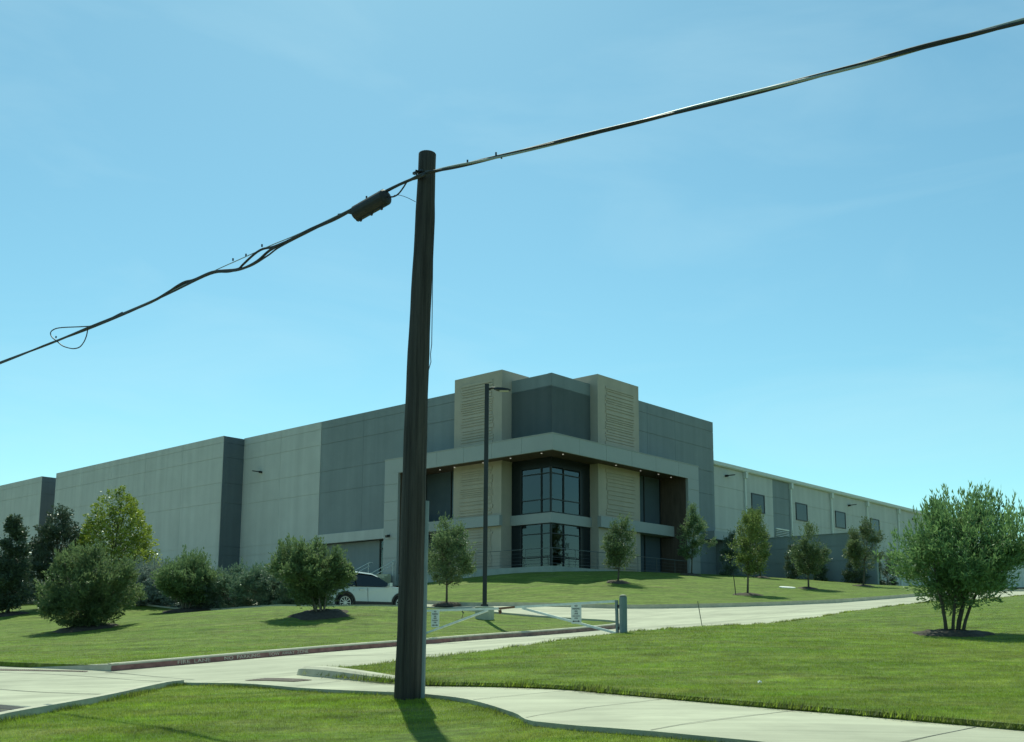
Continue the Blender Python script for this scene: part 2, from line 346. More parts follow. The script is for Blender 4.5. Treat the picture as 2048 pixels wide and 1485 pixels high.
# ------------------------------------------------------------------ ground, lawns, drive
def chain(*p): return [tuple(SW(s, w)) for s, w in p]
def smooth_chain(p, n=6):
    p = np.array(p, float); out = []
    q = np.vstack([2 * p[0] - p[1], p, 2 * p[-1] - p[-2]])
    for i in range(1, len(q) - 2):
        for k in range(n):
            t = k / n
            out.append(.5 * ((2 * q[i]) + (-q[i - 1] + q[i + 1]) * t + (2 * q[i - 1] - 5 * q[i] + 4 * q[i + 1] - q[i + 2]) * t * t + (-q[i - 1] + 3 * q[i] - 3 * q[i + 1] + q[i + 2]) * t ** 3))
    out.append(p[-1]); return [tuple(x) for x in out]
def dense(p, step=.8):
    out = []
    for a, b in zip(p[:-1], p[1:]):
        n = max(1, int(math.hypot(b[0] - a[0], b[1] - a[1]) / step))
        for k in range(n): out.append((a[0] + (b[0] - a[0]) * k / n, a[1] + (b[1] - a[1]) * k / n))
    out.append(p[-1]); return out
# all outlines in (s, w)
swalk_far = smooth_chain([(-7.75, .30), (-7.98, -.3), (-8.15, -1.4), (-8.2, -2.78), (-7.64, -4.67), (-7.85, -6.2), (-8.1, -8), (-8.27, -10.9), (-8.3, -16), (-8.3, -40)], 5)
drive_r = [(-7.75, .30), (-7.5, .38), (-6.8, .12), (-5, .0), (0, .0), (30, 0), (62, 0)]
drive_r = smooth_chain(drive_r, 5)
P_right = dense(drive_r) + [(62, -40)] + dense(swalk_far[::-1])[:-1]
swalk_near = smooth_chain([(-11, -40), (-11, -20), (-10.9, -9.55), (-10.8, -7.3), (-10.1, -6.2), (-9.5, -5.0), (-9.33, -3.97), (-9.2, -1.14), (-8.95, 1.6), (-8.9, 2.45)], 5)
mouth = smooth_chain([(-8.9, 2.45), (-9.5, 2.15), (-11.8, -.16), (-13.7, -1.5), (-15, -2.6)], 5)
P_verge = dense(swalk_near) + dense(mouth)[1:] + [(-15, -40)]
island = smooth_chain([(8.3, 6), (9.1, 6.2), (9.7, 6.9), (10, 8), (10, 10.5), (9.3, 13.5), (7.6, 15.8), (6.4, 18), (6.3, 21)], 5)
P_left = dense([(-8.4, 6), (8.3, 6)]) + dense(island)[1:] + dense([(6.3, 21), (6.3, 60)])[1:] + [(6.3, 120), (-8.4, 120)] + dense([(-8.4, 60), (-8.4, 6)])[:-1]
up_c = smooth_chain([(24, 6), (20.6, 6.7), (18.4, 8.6), (17.2, 11.5), (17, 15), (17, 22), (17, 27), (18, 30.5), (20.6, 33), (24, 36)], 5)
P_up = dense([(62, 6), (24, 6)]) + dense(up_c)[1:] + dense([(24, 36), (24, 60)])[1:] + [(24, 130), (140, 130), (140, 6)]
P_vl = [(-10.2, 15), (-10.2, 120), (-15, 120), (-15, 17.5)]
def P2(p): return np.array([SW(s, w) for s, w in p])
POLY = {k: P2(v) for k, v in dict(right=P_right, verge=P_verge, left=P_left, upper=P_up, vergel=P_vl).items()}
P_street = [(-15, -200), (-15, -2.6), (-15, 17.5), (-15, 200), (-29, 200), (-29, -200)]
POLY['street'] = P2(P_street)
OFF = dict(right=.06, verge=-.05, left=.105, upper=.105, vergel=.0, street=-.13, far=.0, conc=0.)
def inpoly(P, xy):
    x, y = xy[:, 0], xy[:, 1]; r = np.zeros(len(xy), bool); n = len(P)
    for i in range(n):
        x0, y0 = P[i]; x1, y1 = P[(i + 1) % n]
        c = ((y0 > y) != (y1 > y))
        if c.any():
            with np.errstate(divide='ignore', invalid='ignore'): r ^= c & (x < (x1 - x0) * (y - y0) / (y1 - y0 + 1e-30) + x0)
    return r
pts = []; edges = []
for k, P in POLY.items():
    o = len(pts); n = len(P); pts += [Vector(p) for p in P]; edges += [(o + i, o + (i + 1) % n) for i in range(n)]
for s in np.arange(-16, 30, 1.1):
    for w in np.arange(-18, 62, 1.1): pts.append(Vector(SW(s + random.uniform(-.2, .2), w + random.uniform(-.2, .2))))
for s in np.arange(-40, 150, 5.):
    for w in np.arange(-70, 140, 5.):
        if not (-17 < s < 31 and -19 < w < 63): pts.append(Vector(SW(s + .3, w + .2)))
for r in (300, 700, 1500, 3000):
    for k in range(16): pts.append(Vector((r * math.cos(k * math.pi / 8), 40 + r * math.sin(k * math.pi / 8))))
ov, oe, of, _, _, _ = delaunay_2d_cdt(pts, edges, [], 0, 1e-4)
ov = np.array([v[:] for v in ov]); of = [tuple(f) for f in of]
cen = np.array([ov[list(f)].mean(0) for f in of]); zb = base_z(ov)
reg = np.array(['conc'] * len(of), dtype=object)
dd = np.hypot(cen[:, 0], cen[:, 1] - 40); reg[dd > 130] = 'far'
for k in ('right', 'verge', 'left', 'upper', 'vergel', 'street'): reg[inpoly(POLY[k], cen)] = k
def zone_mesh(name, keys, m, skirt=.3, smooth=True):
    vs = []; fs = []
    for key in keys:
        F_ = [of[i] for i in np.nonzero(reg == key)[0]]
        if not F_: continue
        used = sorted({i for f in F_ for i in f}); mp = {g: len(vs) + k for k, g in enumerate(used)}
        vs += [(ov[g][0], ov[g][1], zb[g] + OFF[key]) for g in used]
        cnt = {}
        for f in F_:
            fs.append(tuple(mp[i] for i in f))
            for a, b in zip(f, f[1:] + f[:1]): cnt[(a, b)] = 1
        for (a, b) in cnt:
            if (b, a) not in cnt and skirt:
                o = len(vs); vs += [(ov[a][0], ov[a][1], zb[a] + OFF[key] - .001), (ov[b][0], ov[b][1], zb[b] + OFF[key] - .001), (ov[b][0], ov[b][1], zb[b] + OFF[key] - skirt), (ov[a][0], ov[a][1], zb[a] + OFF[key] - skirt)]
                fs.append((o, o + 3, o + 2, o + 1))
    return struct(build_np(name, np.array(vs), fs, m, smooth=smooth))
zone_mesh('ground', ['right', 'verge', 'left', 'upper', 'vergel', 'far'], M_grass)
zone_mesh('driveway', ['conc'], M_conc)
zone_mesh('road', ['street'], M_asph)
REGS = ('right', 'verge', 'left', 'upper', 'vergel')
def gz(x, y, key=None):
    z = base_z([(x, y)])[0]
    if key is None:
        key = 'conc'
        for k in REGS:
            if inpoly(POLY[k], np.array([(x, y)]))[0]: key = k
    return z + OFF[key]
def gp(px, py, Y, key=None):
    P = at(px, py, Y); return np.array([P[0], P[1], gz(P[0], P[1], key)])

# kerbs: swept profiles along (s,w) chains; prof = list of (offset to the left of travel, height)
def sweep(mb, ch, prof, hs=None, close=True):
    P = P2(ch); n = len(P); zz = base_z(P); m = len(prof); vs = []
    for i in range(n):
        t = P[min(i + 1, n - 1)] - P[max(i - 1, 0)]; t /= np.linalg.norm(t); nl = np.array([-t[1], t[0]])
        h = 1 if hs is None else hs[i]
        for o, z in prof: q = P[i] + nl * o; vs.append((q[0], q[1], zz[i] + (z * h if z > 0 else z)))
    fs = []
    for i in range(n - 1):
        for k in range(m if close else m - 1):
            k2 = (k + 1) % m; fs.append((i * m + k, i * m + k2, (i + 1) * m + k2, (i + 1) * m + k))
    if close: fs += [tuple(range(m)), tuple(range((n - 1) * m, n * m))[::-1]]
    mb.add(vs, fs)
kprof = [(-.02, -.2), (-.015, .02), (.0, .13), (.02, .15), (.15, .155), (.16, -.2)]
kb = MB()
k_main = dense([(-8.4, 6), (8.3, 6)], 1.0) + dense(island, .5)[1:] + dense([(6.3, 21), (6.3, 100)], 2.)[1:]
sweep(kb, k_main, kprof)
k_up = dense([(60, 6), (24, 6)], 1.5) + dense(up_c, .6)[1:] + dense([(24, 36), (24, 100)], 3.)[1:]
sweep(kb, k_up, kprof)
k_fl = dense([(-8.4, 9.6), (-8.4, 6.0)], .4); sweep(kb, k_fl, kprof, hs=np.linspace(.05, 1, len(k_fl)))
k_lm = dense(mouth, .4); sweep(kb, k_lm, [(-.16, -.12), (-.16, .035), (0, .04), (.012, -.2)])
k_sf = dense(smooth_chain([(-7.62, .75), (-7.85, .62), (-8.0, .2), (-8.12, -.7), (-8.18, -1.6), (-8.2, -2.6)], 6), .15)
hh = np.sin(np.linspace(.12, math.pi - .1, len(k_sf))) ** .5
sweep(kb, k_sf, [(-.05, -.15), (-.045, .0), (-.02, .11), (.04, .15), (.20, .155), (.24, -.2)], hs=hh)
struct(kb.build('kerb', M_kerb))
# red paint on the drive side of the kerb
rp = MB()
def sw_of(px, w):                                           # where the ray column px meets the line w = const (level enough)
    k = (px - 1024) / F
    lo, hi = -12., 40.
    f = lambda s: SW(s, w)[0] - k * SW(s, w)[1]
    for _ in range(60):
        mid = (lo + hi) / 2
        if f(lo) * f(mid) <= 0: hi = mid
        else: lo = mid
    return (lo + hi) / 2
kred = dense([(sw_of(236, 6), 6), (1.0, 6)], 1.0)
rp2 = MB(); kred2 = dense([(1.0, 6), (8.3, 6)], 1.0) + dense(island, .5)[1:9]
sweep(rp2, kred2, [(-.0195, .003), (-.019, .02), (-.0065, .108)], close=False); rp2.f = [f[::-1] for f in rp2.f]
struct(rp2.build('kerb_paint', M_red2))
sweep(rp, kred, [(-.0195, .003), (-.019, .02), (-.0065, .108)], close=False)
for i, f in enumerate(rp.f): rp.f[i] = f[::-1]
struct(rp.build('kerb_paint', M_red))
def kerb_text(txt, p0, p1):
    s0, s1 = sw_of(p0, 5.98), sw_of(p1, 5.98); sm = (s0 + s1) / 2
    a, b, c = SW(s0, 5.973), SW(s1, 5.973), SW(sm, 5.973)
    za, zb_, zc = base_z([a, b, c])
    xd = np.array([b[0] - a[0], b[1] - a[1], zb_ - za]); L = np.linalg.norm(xd); xd /= L
    yd = np.array([*(U[:2] * .12), 1.]); yd -= xd * (yd @ xd); yd /= np.linalg.norm(yd)
    o0 = np.array([c[0], c[1], zc + .06]) - U * .004
    o = text_mesh('kerb_lettering', txt, .105, (o0, xd, yd), M_stencil, sx=1, depth=.0015)
    w = np.array([v.co[:] for v in o.data.vertices]); ext = (w - o0) @ xd; k = (L / (ext.max() - ext.min()))
    for v, e in zip(o.data.vertices, ext): v.co = Vector(v.co) + Vector(xd * e * (k - 1))
    return struct(o)
kerb_text('FIRE  LANE', 366, 430); kerb_text('NO  PARKING', 458, 528); kerb_text('TOW  AWAY  ZONE', 545, 623)
# joints in the concrete
jb = MB()
def joint(p, q, wd=.02, n=8, z=.004):
    P = np.array([p, q]); d = P[1] - P[0]; d /= np.linalg.norm(d); nl = np.array([-d[1], d[0]]) * wd / 2
    T = np.linspace(0, 1, n + 1); vs = []
    for t in T:
        c = P[0] + (P[1] - P[0]) * t
        for q_ in (c - nl, c + nl): vs.append((q_[0], q_[1], base_z([q_])[0] + z))
    jb.add(vs, [(2 * i, 2 * i + 2, 2 * i + 3, 2 * i + 1) for i in range(n)])
for s in (-8.55, -4.2, .2, 4.8, 9.4, 14, 18.6, 23.2, 28, 33):
    joint(SW(s, .1 if s > -7 else 2.2), SW(s, 5.96 if s < 8.5 else 5.9), .03)
joint(SW(-4, 3.2), SW(33, 3.2), .014, 60)
joint(SW(-9.7, 12), SW(-9.0, 2.7), .025); joint(SW(-11.6, 10), SW(-11.0, .6), .03); joint(SW(-9.1, -1.0), SW(-8.35, -1.1), .015)
for w in (-3.2, -5.0, -6.7, -8.5, -10.4, -12.4, -14.5):
    sn = np.interp(w, [p[1] for p in swalk_near], [p[0] for p in swalk_near]); sf = np.interp(-w, [-p[1] for p in swalk_far], [p[0] for p in swalk_far])
    joint(SW(sn + .03, w), SW(sf - .03, w), .014)
for w in np.arange(8, 28, 4.4): joint(SW(10.2 if w < 12 else 9, w), SW(16.9, w), .02)
struct(jb.build('pavement_joint', M_joint))
pt = MB()  # cast shadow on the concrete, laid as dark sheets in the asphalt colour
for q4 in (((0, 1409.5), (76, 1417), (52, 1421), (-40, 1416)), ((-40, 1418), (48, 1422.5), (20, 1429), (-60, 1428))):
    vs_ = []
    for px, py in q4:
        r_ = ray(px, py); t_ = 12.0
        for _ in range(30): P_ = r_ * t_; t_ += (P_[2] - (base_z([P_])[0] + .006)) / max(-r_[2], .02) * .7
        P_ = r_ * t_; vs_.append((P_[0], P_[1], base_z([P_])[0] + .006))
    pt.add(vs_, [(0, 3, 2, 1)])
struct(pt.build('painted_shadow', M_asph))

# ------------------------------------------------------------------ building
bc = WB(0, 0, 4.2)
BLD = empty('warehouse_building', bc, 'large grey tilt-wall warehouse with beige corner towers and wraparound entrance canopy', 'building')
ZJ = [6.62, 7.35, 11.0, 12.68, 14.85, 16.1]
def panels(mb, plane, front, u0, u1, z0, z1, us=(), zs=(), g=.021, th=.26, gv=.008):
    us = [u0] + [x for x in us if u0 + .1 < x < u1 - .1] + [u1]; zs = [z0] + [z for z in zs if z0 + .1 < z < z1 - .1] + [z1]
    B = (lambda a0, a1, f0, f1, c0, c1: mb.bbox(a0, a1, f0, f1, c0, c1)) if plane == 'L' else (lambda a0, a1, f0, f1, c0, c1: mb.bbox(f0, f1, a0, a1, c0, c1))
    B(u0, u1, front + .03, front + th, z0, z1)
    for i in range(len(us) - 1):
        for j in range(len(zs) - 1):
            B(us[i] + gv * (i > 0) + .001, us[i + 1] - gv * (i < len(us) - 2) - .001, front, front + .045, zs[j] + g * (j > 0) + .001, zs[j + 1] - g * (j < len(zs) - 2) + .002)
    return mb
DARKLAB = 'dark blue-grey painted wall'
panels(MB(), 'L', 2.3, 25.55, 36.2, 2.6, 16.72, (30.85,), ZJ).build('wall', M_light, BLD)
o = panels(panels(MB(), 'L', 2.32, 15.0, 25.53, 7.74, 16.72, (20.4,), ZJ), 'L', 2.32, 9.95, 15.0, 11.42, 16.72, (), ZJ).build('wall', M_dark, BLD); o['label'] = DARKLAB
MB().bbox(17.0, 25.53, 2.18, 2.5, 7.02, 7.735).bbox(15.22, 17.0, 2.18, 2.5, 7.02, 7.735).build('canopy_band', M_light, BLD)
# recessed side entrance below the band
sd_ = MB().bbox(18.9, 25.53, 2.9, 3.2, 3.6, 7.01).build('wall', M_dark, BLD)
fr = MB()
for a in (15.3, 16.45, 17.65, 18.8): fr.bbox(a - .06, a + .06, 2.80, 2.92, 4.2, 7.0)
for z in (4.25, 6.35, 6.93): fr.bbox(15.36, 18.74, 2.815, 2.905, z - .05, z + .05)
ent = fr.build('entrance_door', M_frame, BLD); MB().bbox(15.3, 18.8, 2.855, 2.865, 4.2, 7.0).build('pane', M_glass, ent)
MB().bbox(15.25, 25.5, -.2, 2.8, 3.7, 4.195).build('landing', M_conc, BLD)
st = MB()
for k in range(13): st.bbox(14.1, 19.0, -4.1 + .3 * k, -4.1 + .3 * (k + 1) - (.001 if k < 12 else .0), 1.6, 2.2 + .154 * (k + 1) - .02)
st.build('stair', M_conc, BLD)
# projecting blocks further left
b2 = MB(); panels(b2, 'L', .3, 36.2, 67.4, 2.4, 16.66, (42.6, 49.0, 55.4, 61.6), ZJ); b2.bbox(36.2, 67.4, .57, 2.6, 2.4, 16.6).build('wall', M_light, BLD)
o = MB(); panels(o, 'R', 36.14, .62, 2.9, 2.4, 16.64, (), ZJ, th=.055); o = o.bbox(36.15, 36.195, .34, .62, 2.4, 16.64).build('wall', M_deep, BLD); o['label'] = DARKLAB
panels(MB(), 'L', .3, 70.8, 102, 2.4, 16.7, (76, 81.2, 86.4, 91.6), ZJ).build('wall', M_light, BLD)
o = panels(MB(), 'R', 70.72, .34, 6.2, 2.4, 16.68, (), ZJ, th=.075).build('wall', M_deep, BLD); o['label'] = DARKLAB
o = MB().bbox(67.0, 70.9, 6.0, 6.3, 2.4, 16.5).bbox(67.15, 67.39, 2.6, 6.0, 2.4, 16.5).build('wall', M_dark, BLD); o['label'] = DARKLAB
# dark corner tower and right dark wall
tw = MB()
panels(tw, 'L', 2.45, 2.15, 6.0, 11.5, 16.72, (), [14.0, 15.9, 12.7], th=.3); panels(tw, 'R', 2.12, 2.47, 7.0, 11.5, 16.74, (), [14.0, 15.9, 12.7], th=.3)
o = tw.build('corner_tower', M_dark, BLD); o['label'] = DARKLAB
rw = panels(panels(MB(), 'R', 2.3, 11.0, 15.5, 11.42, 16.68, (13.4,), [12.7, 14.5, 15.9]), 'R', 2.3, 15.5, 22.4, 7.9, 16.68, (17.0,), [10.9, 12.7, 14.5, 15.9])
panels(rw, 'R', 2.3, 16.45, 22.4, 3.6, 7.9, (), [5.6], th=.26)
rw.bbox(2.6, 6.0, 22.1, 22.39, 3.6, 16.6)
o = rw.build('wall', M_dark, BLD); o['label'] = DARKLAB
# beige ribbed pilasters
def pilaster(plane, u0, u1, g0, g1):
    mb = MB(); f = 1.5
    B = (lambda a0, a1, f0, f1, c0, c1: mb.bbox(a0, a1, f0, f1, c0, c1)) if plane == 'L' else (lambda a0, a1, f0, f1, c0, c1: mb.bbox(f0, f1, a0, a1, c0, c1))
    B(u0, u1, f, 4.2, 4.0, 17.34)
    r = random.Random(3 if plane == 'L' else 9); z = 4.5
    while z < 16.75:
        h = r.choice((.08, .10, .13, .13, .18, .24))
        if not (7.0 < z + h and z < 7.85) and not (11.1 < z + h and z < 12.25):
            e0, e1 = r.uniform(-.10, .10), r.uniform(-.10, .10)
            B(g0 + e0, g1 + e1, f - .05, f + .02, z, z + h)
        z += h + r.choice((.05, .06, .08))
    o = mb.build('pilaster', M_beige, BLD); o['label'] = 'beige pilaster with irregular horizontal ribs'
pilaster('L', 5.53, 9.9, 6.35, 9.18); pilaster('R', 6.5, 11.2, 7.4, 10.55)
# entrance canopy
cp_ = MB()
cp_.bbox(.10, 15.15, .10, 2.3, 11.42, 12.10); cp_.bbox(.10, 2.1, 2.301, 16.35, 11.42, 12.10)
panels(cp_, 'L', 0, .0, 15.2, 11.16, 12.17, (2.5, 5.0, 7.5, 10.0, 12.5), (), g=.012, th=.14); panels(cp_, 'R', 0, .141, 16.4, 11.16, 12.17, (2.6, 5.4, 8.2, 11.0, 13.8), (), g=.012, th=.14)
cp_.bbox(-.03, 15.23, -.03, .2, 12.173, 12.21); cp_.bbox(-.03, .2, .2005, 16.43, 12.173, 12.21)
panels(cp_, 'L', 0, 13.8, 15.2, 3.4, 11.155, (), (5.3, 6.6, 7.9, 9.2, 10.4), th=.2); cp_.bbox(13.84, 15.17, .201, 2.6, 3.4, 11.41)
panels(cp_, 'R', 0, 15.0, 16.4, 3.6, 11.155, (), (5.3, 6.6, 7.9, 9.2, 10.4), th=.2); cp_.bbox(.201, 2.3, 15.03, 16.37, 3.6, 11.41)
CAN = cp_.build('entrance_canopy', M_fascia, BLD)
so = MB()
so.bbox(.145, 13.79, .145, 2.6, 11.30, 11.415); so.bbox(.145, 2.5, 2.6005, 14.99, 11.30, 11.415)
so.bbox(13.76, 13.835, .205, 2.7, 4.2, 11.295); so.bbox(.205, 2.5, 14.955, 15.025, 4.2, 11.295)
so.build('wood_soffit', M_wood, CAN)
for px, py in ((1083, 907), (1021, 917), (966, 926), (909, 935), (880, 940)):
    r = ray(px, py); t = (11.29 / r[2]); P = r * t
    MB().tube([P + np.array([0, 0, .01]), P - np.array([0, 0, .02])], .05, 12).build('downlight', M_lamp, CAN)
for px, py in ((1126, 909), (1232, 931), (1281, 942), (1317, 949), (1342, 955)):
    r = ray(px, py); t = (11.29 / r[2]); P = r * t
    MB().tube([P + np.array([0, 0, .01]), P - np.array([0, 0, .02])], .05, 12).build('downlight', M_lamp, CAN)
# floor band
fb = MB()
fb.bbox(2.05, 5.52, 2.35, 2.75, 7.1, 7.74); fb.bbox(2.05, 2.6, 2.7505, 6.49, 7.1, 7.74)
fb.bbox(5.42, 13.75, 1.2, 1.499, 7.05, 7.72); fb.bbox(9.91, 13.75, 1.5, 2.5, 7.05, 7.72)
fb.bbox(1.2, 1.499, 6.38, 14.95, 7.08, 7.80); fb.bbox(1.5, 2.3, 11.21, 14.95, 7.08, 7.80)
fb.build('floor_band', M_fascia, BLD)
# glazing
def glazing(plane, front, u0, u1, z0, z1, us, zs, gm=None):
    mb = MB(); mg = MB()
    B = (lambda m, a0, a1, f0, f1, c0, c1: m.bbox(a0, a1, f0, f1, c0, c1)) if plane == 'L' else (lambda m, a0, a1, f0, f1, c0, c1: m.bbox(f0, f1, a0, a1, c0, c1))
    for u in us: B(mb, u - .035, u + .035, front - .05, front + .08, z0, z1)
    for z in zs: B(mb, u0, u1, front - .04, front + .07, z - .03, z + .03)
    o = mb.build('window_frame', M_frame, BLD); B(mg, u0, u1, front + .015, front + .025, z0, z1); mg.build('pane', gm or M_glass, o)
for z0, z1, zs in ((7.75, 11.3, (7.80, 8.62, 10.28)), (4.2, 7.09, (4.26, 4.95, 6.45))):
    zh = z1 - .62 if z0 > 7 else z1 - .05
    glazing('L', 2.5, 2.26, 4.74, z0, zh, (2.24, 2.99, 4.68), zs); glazing('R', 2.2, 2.54, 5.5, z0, zh, (2.5, 3.74, 5.44), zs)
    glazing('L', 2.6, 9.91, 13.75, z0 - .02, z1, (9.96, 11.2, 13.7), zs[:1], M_glass2); glazing('R', 2.35, 11.21, 14.94, z0 + .05, z1, (11.26, 12.9, 14.9), zs[:1], M_glass2)
    spd = [MB().bbox(4.745, 5.52, 2.49, 2.56, z0, z1), MB().bbox(2.19, 2.26, 5.505, 6.49, z0, z1)]
    if z0 > 7: spd.append(MB().bbox(2.19, 4.744, 2.485, 2.56, zh + .001, z1).bbox(2.185, 2.26, 2.561, 5.504, zh + .001, z1))
    for q_ in spd: q_.build('spandrel_panel', M_spand, BLD)
# inside: floors, core walls and lit ceiling lamps seen through the glass
inn = MB()
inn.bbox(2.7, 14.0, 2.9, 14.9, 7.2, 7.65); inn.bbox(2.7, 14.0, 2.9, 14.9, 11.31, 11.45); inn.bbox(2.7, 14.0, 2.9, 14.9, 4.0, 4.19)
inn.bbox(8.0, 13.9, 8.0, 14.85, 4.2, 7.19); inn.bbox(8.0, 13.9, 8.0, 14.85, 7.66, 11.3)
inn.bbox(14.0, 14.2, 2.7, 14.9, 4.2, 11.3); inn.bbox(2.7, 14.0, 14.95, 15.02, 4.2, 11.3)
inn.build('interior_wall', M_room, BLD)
for a, b, z in ((4.4, 5.0, 10.9), (6.4, 4.4, 10.9), (4.3, 8.2, 10.9), (4.2, 12.8, 10.9), (10.6, 4.6, 10.9), (12.2, 5.2, 10.9), (4.2, 4.4, 7.0), (6.6, 5.4, 7.0), (4.6, 6.6, 7.0), (5.6, 12.6, 7.0), (11.2, 4.8, 7.0)):
    MB().bbox(a - .6, a + .6, b - .08, b + .08, z, z + .06).build('ceiling_lamp', M_lamp2, BLD)
# entrance deck
MB().bbox(.1, 13.19, .1, 4.5, 2.9, 4.19).bbox(.1, 4.5, 4.5005, 15.0, 2.9, 4.19).build('deck', mat('deck_concrete', (.34, .37, .34), .9, .12, 1.5, .2, 40), BLD)
# main roof bodies behind the parapets
MB().bbox(9.0, 66.8, 4.3, 40, 12, 15.6).bbox(4.3, 9.0, 9.0, 22.0, 12, 15.6).bbox(70.9, 101, 7, 40, 3, 15.6).bbox(2.7, 9.0, 2.9, 9.0, 15.2, 16.0).bbox(26, 66.8, 3.2, 40, 2.5, 12).build('roof', M_roof, BLD)
# right wing
DS = (28.3, 36.3, 44.4, 52.5, 60.4, 68.3)
wg = MB(); panels(wg, 'R', 3.0, 22.4, 33.15, 2.8, 13.5, (28.3,), (8.5, 10.3, 11.9)); panels(wg, 'R', 3.0, 36.25, 84, 2.8, 13.5, (44.4, 52.5, 60.4, 68.3), (8.5, 10.1, 11.8))
wg.bbox(3.3, 60, 22.5, 84, 2.8, 13.3); wg.build('wall', M_light, BLD)
o = panels(MB(), 'R', 3.01, 33.16, 36.24, 2.8, 13.49, (), (8.6, 10.6, 12.0)).build('wall', M_dark, BLD); o['label'] = DARKLAB
MB().bbox(2.8, 3.6, 22.41, 84.1, 13.502, 13.80).bbox(2.72, 2.799, 22.41, 84.1, 13.56, 13.83).build('gutter', mat('gutter_paint', (.60, .62, .58), .6, .06, 3), BLD)
for b in DS:
    MB().bbox(2.70, 2.99, b - .18, b + .18, 13.0, 13.5).bbox(2.84, 2.99, b - .11, b + .11, 3.0, 13.0).build('downspout', mat('gutter_paint', (.60, .62, .58)), BLD)
for b in (29.4, 37.3, 45.3, 53.3):
    w_ = MB(); w = 2.2; z0, z1 = 10.35, 11.93
    w_.bbox(2.93, 2.999, b, b + w, z1 - .09, z1).bbox(2.93, 2.999, b, b + w, z0, z0 + .09).bbox(2.93, 2.999, b, b + .09, z0 + .09, z1 - .09).bbox(2.93, 2.999, b + w - .09, b + w, z0 + .09, z1 - .09)
    o = w_.build('window_frame', M_frame, BLD); MB().bbox(2.965, 2.985, b + .09, b + w - .09, z0 + .09, z1 - .09).build('pane', M_wglass, o)
lv = MB()
for b0, b1 in ((33.45, 34.55), (34.62, 35.75)):
    lv.bbox(2.90, 3.0, b0, b1, 9.22, 9.32)
    for k in range(9):
        z = 7.9 + k * .145; lv.hexa([WB(a, b, zz) for zz, a0, a1 in ((z, 2.88, 2.93), (z + .06, 2.95, 3.0)) for a, b in ((a0, b0), (a0, b1), (a1, b1), (a1, b0))])
lv.build('louvre', M_white, BLD)
# glazed side door at the far end of the screen wall
dv = MB().bbox(2.86, 2.99, 53.0, 53.25, 3.2, 7.3).bbox(2.86, 2.99, 54.95, 55.2, 3.2, 7.3).bbox(2.86, 2.99, 53.25, 54.95, 6.95, 7.3)
dr = dv.build('side_door', M_kerb, BLD)
MB().bbox(2.90, 2.985, 53.26, 53.4, 3.3, 6.94).bbox(2.90, 2.985, 54.8, 54.94, 3.3, 6.94).bbox(2.90, 2.985, 53.4, 54.8, 5.6, 5.72).bbox(2.90, 2.985, 53.4, 54.8, 4.4, 4.52).bbox(2.9, 2.985, 53.4, 54.8, 6.8, 6.94).build('frame', M_tealf, dr)
MB().bbox(2.94, 2.98, 53.4, 54.8, 3.3, 6.8).build('pane', mat('pale_glass', (.30, .42, .38), .15, .1, 1), dr)
# end canopy beside the right wall
MB().bbox(1.3, 2.29, 20.6, 23.4, 7.35, 7.98).build('canopy_band', M_fascia, BLD)
# small wall lamps
def wall_lamp(P, out, side):
    P = np.asarray(P); mb = MB()
    mb.beam(P, P + out * .25, .16, .16); mb.beam(P + out * .25 + np.array([0, 0, .02]), P + out * .55 + side * .55 + np.array([0, 0, .10]), .26, .07)
    mb.build('wall_lamp', M_bronze, BLD)
wall_lamp(WB(33.4, 2.29, 13.5), -V, U * .9); wall_lamp(WB(2.99, 25.3, 12.85), -U, V * .9); wall_lamp(WB(2.99, 48.3, 12.7), -U, V * .9); wall_lamp(WB(2.99, 64.5, 12.8), -U, V * .9)
wl = MB().beam(WB(14.6, -.02, 6.85), WB(14.6, -.28, 6.78), .2, .16); wl.build('wall_lamp', M_bronze, BLD)

# screen wall of the loading yard
sc = MB(); panels(sc, 'L', 22.6, -10.2, 2.98, 2.4, 7.32, (-4.2,), (5.4, 6.45)); sc.bbox(-10.2, 2.98, 22.55, 22.9, 7.325, 7.37)
SCW = sc.build('screen_wall', mat('screen_wall_paint', (.25, .285, .29), .85, .06, .6, .15, 30, streak=.08), origin=WB(-4, 22.6, 3)); tag(SCW, 'low dark grey concrete screen wall in front of the long right wing', 'wall')

# railing round the deck
M_rl = mat('grey_railing_steel', (.10, .115, .115), .5, .1, 4)
RL = empty('guard_railing', WB(.2, .2, 4.19), 'thin metal guard railing around the raised entrance deck', 'railing')
for k, a in enumerate((.2, 2.3, 4.4, 6.5, 8.6, 10.7, 12.8)): MB().tube([WB(a, .2, 4.19), WB(a, .2, 5.27)], .019, 6).add([], []).build('post', M_rl, RL)
for b in (2.4, 4.6, 6.8, 9.0, 11.2, 13.4): MB().tube([WB(.2, b, 4.19), WB(.2, b, 5.29)], .019, 6).build('post', M_rl, RL)
for z, r in ((5.27, .024), (4.36, .014)):
    MB().tube([WB(12.9, .2, z), WB(.2, .2, z), WB(.2, 14.9, z + .02)], r, 6).build('rail', M_rl, RL)
cbm = MB()
for z in (4.58, 4.8, 5.02): cbm.tube([WB(12.9, .2, z), WB(.2, .2, z), WB(.2, 14.9, z + .01)], .005, 5)
cbm.build('cable_infill', M_rl, RL)
